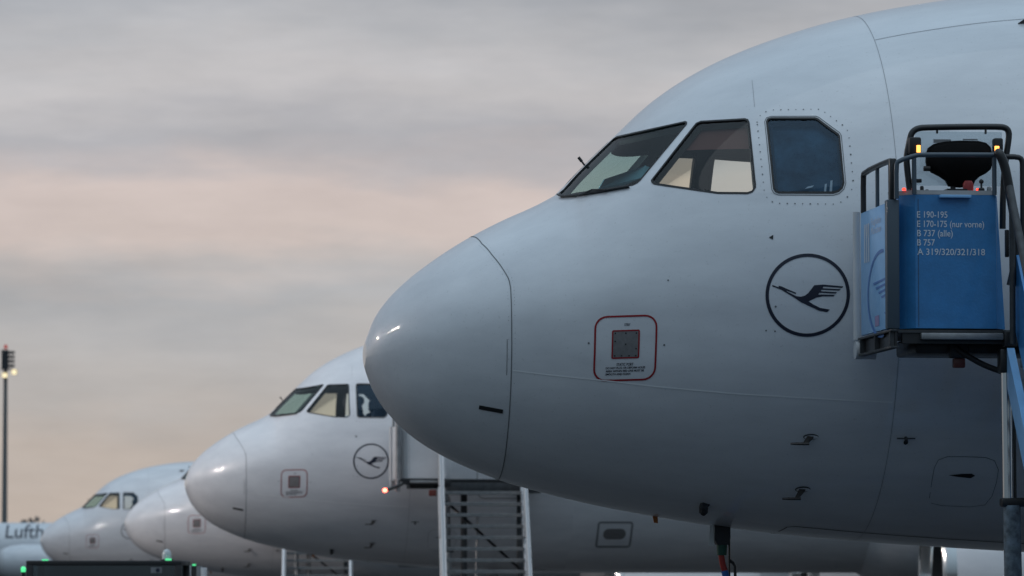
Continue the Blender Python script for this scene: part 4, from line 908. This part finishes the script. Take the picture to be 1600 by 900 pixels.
mb = MB(); mb.add([(ex0 + 2, -2.5, zz - 1.2), (ex0 + 12, -2.5, zz - 1.4), (ex0 + 17, -24, zz + .6), (ex0 + 14.6, -24, zz + .7), (ex0 + 2, -2.5, zz - .6), (ex0 + 12, -2.5, zz - 1.3), (ex0 + 17, -24, zz + .65), (ex0 + 14.6, -24, zz + .85)], [(3, 2, 1, 0), (4, 5, 6, 7), (0, 1, 5, 4), (1, 2, 6, 5), (2, 3, 7, 6), (3, 0, 4, 7)]); put('wing', mb, LGREY, W_)
mb = MB(); mb.box(ex0 + 2.5, ex0 + 6, -9.65, -9.35, ez + 1.7, zz - .6); put('pylon', mb, LGREY, en)
for xx, yy in ((6, 0), (27, -4), (27, 4)):
    mb = MB(); mb.tube([(xx, yy, .5), (xx, yy, zz - 2)], .22, 10); g = put('gear_leg', mb, STEEL, W_, True); mb = MB(); mb.lathe([(-.6, .4), (-.6, .6), (.6, .6), (.6, .4)], 'y', (xx, yy, .62), 20); put('tyres', mb, RUBBER, g, True)

# ------------------------------------------------------------------ far wood on the horizon
rng = np.random.default_rng(3); TD = 1100.0; mb = MB(); tv = []; tf = []
for k in range(150):
    cx = -330 + 4.2 * k + rng.normal(0, 3); cy = TD + rng.normal(0, 14); hgt = rng.uniform(14.6, 16.2); wdt = rng.uniform(4.5, 6.5)
    for j in range(170):
        u = rng.normal(size=3); u /= np.linalg.norm(u); r_ = rng.uniform(.55, 1.05)
        p = np.array([cx, cy, hgt * .62]) + u * np.array([wdt, wdt, hgt * .33]) * r_
        a = rng.normal(size=3); a /= np.linalg.norm(a); b = np.cross(a, rng.normal(size=3)); b /= np.linalg.norm(b); s_ = rng.uniform(.5, 1.1)
        i0 = len(tv); tv += [p + a * s_, p + b * s_, p - a * s_ * .8, p - b * s_]; tf.append((i0, i0 + 1, i0 + 2, i0 + 3))
    i0 = len(tv); tv += [np.array([cx + dx, cy, z_]) for dx, z_ in ((-.3, -.6), (.3, -.6), (.15, hgt * .7), (-.15, hgt * .7))]; tf.append((i0, i0 + 1, i0 + 2, i0 + 3))
me = bpy.data.meshes.new('distant_wood'); me.from_pydata([tuple(map(float, p)) for p in tv], [], tf)
tag(link('distant_wood', me, mat('hazed_foliage', (.24, .20, .17), .9)), 'low strip of trees tinted brownish as by haze on the far horizon', 'trees', kind='stuff')  # distance haze mixed into the foliage colour

# ------------------------------------------------------------------ pilot in the second cockpit
def person(plane_i, x, v, label):
    px, py, ph = ROW[plane_i]
    P = Vector((px + x * c6 + v * s6, py + x * s6 - v * c6, ph - .03))
    J = {'pelvis': (0, 0, .10, .15, .17), 'waist': (-.01, 0, .28, .12, .16), 'chest': (-.02, 0, .47, .12, .19), 'neck0': (-.03, 0, .60, .06, .07), 'neck1': (-.045, 0, .66, .055, .055), 'head': (-.07, 0, .76, .085, .075), 'crown': (-.065, 0, .85, .07, .065),
         'shL': (-.02, .19, .54, .06, .06), 'elL': (-.10, .24, .30, .045, .045), 'haL': (-.32, .18, .24, .035, .035), 'shR': (-.02, -.19, .54, .06, .06), 'elR': (-.10, -.24, .30, .045, .045), 'haR': (-.32, -.18, .24, .035, .035),
         'hipL': (-.05, .10, .08, .09, .09), 'knL': (-.45, .13, .10, .065, .065), 'anL': (-.50, .13, -.32, .045, .045), 'hipR': (-.05, -.10, .08, .09, .09), 'knR': (-.45, -.13, .10, .065, .065), 'anR': (-.50, -.13, -.32, .045, .045)}
    E = [('pelvis', 'waist'), ('waist', 'chest'), ('chest', 'neck0'), ('neck0', 'neck1'), ('neck1', 'head'), ('head', 'crown'), ('chest', 'shL'), ('shL', 'elL'), ('elL', 'haL'), ('chest', 'shR'), ('shR', 'elR'), ('elR', 'haR'), ('pelvis', 'hipL'), ('hipL', 'knL'), ('knL', 'anL'), ('pelvis', 'hipR'), ('hipR', 'knR'), ('knR', 'anR')]
    ks = list(J); me = bpy.data.meshes.new('person'); me.from_pydata([J[k][:3] for k in ks], [(ks.index(a), ks.index(b)) for a, b in E], [])
    o = link('person', me, mat('dark_navy_uniform', (.015, .022, .05), .8)); o.location = P; o.rotation_euler = (0, 0, TH)
    sk = o.modifiers.new('skin', 'SKIN'); sk.use_smooth_shade = True; o.modifiers.new('sub', 'SUBSURF').levels = 2; o.modifiers['sub'].render_levels = 2
    for i, k in enumerate(ks): me.skin_vertices[0].data[i].radius = J[k][3:]
    me.skin_vertices[0].data[0].use_root = True
    hb = MB(); hb.lathe([(-.02, .072), (.03, .09), (.08, .085), (.115, .05), (.122, .01)], 'z', (-.052, 0, .765), 16); h = put('hair', hb, mat('dark_hair', (.012, .010, .009), .7), o, True)
    tag(o, label, 'person'); return o
person(1, 2.95, -.53, 'person in dark clothing seated behind the second airliner rear cockpit window')
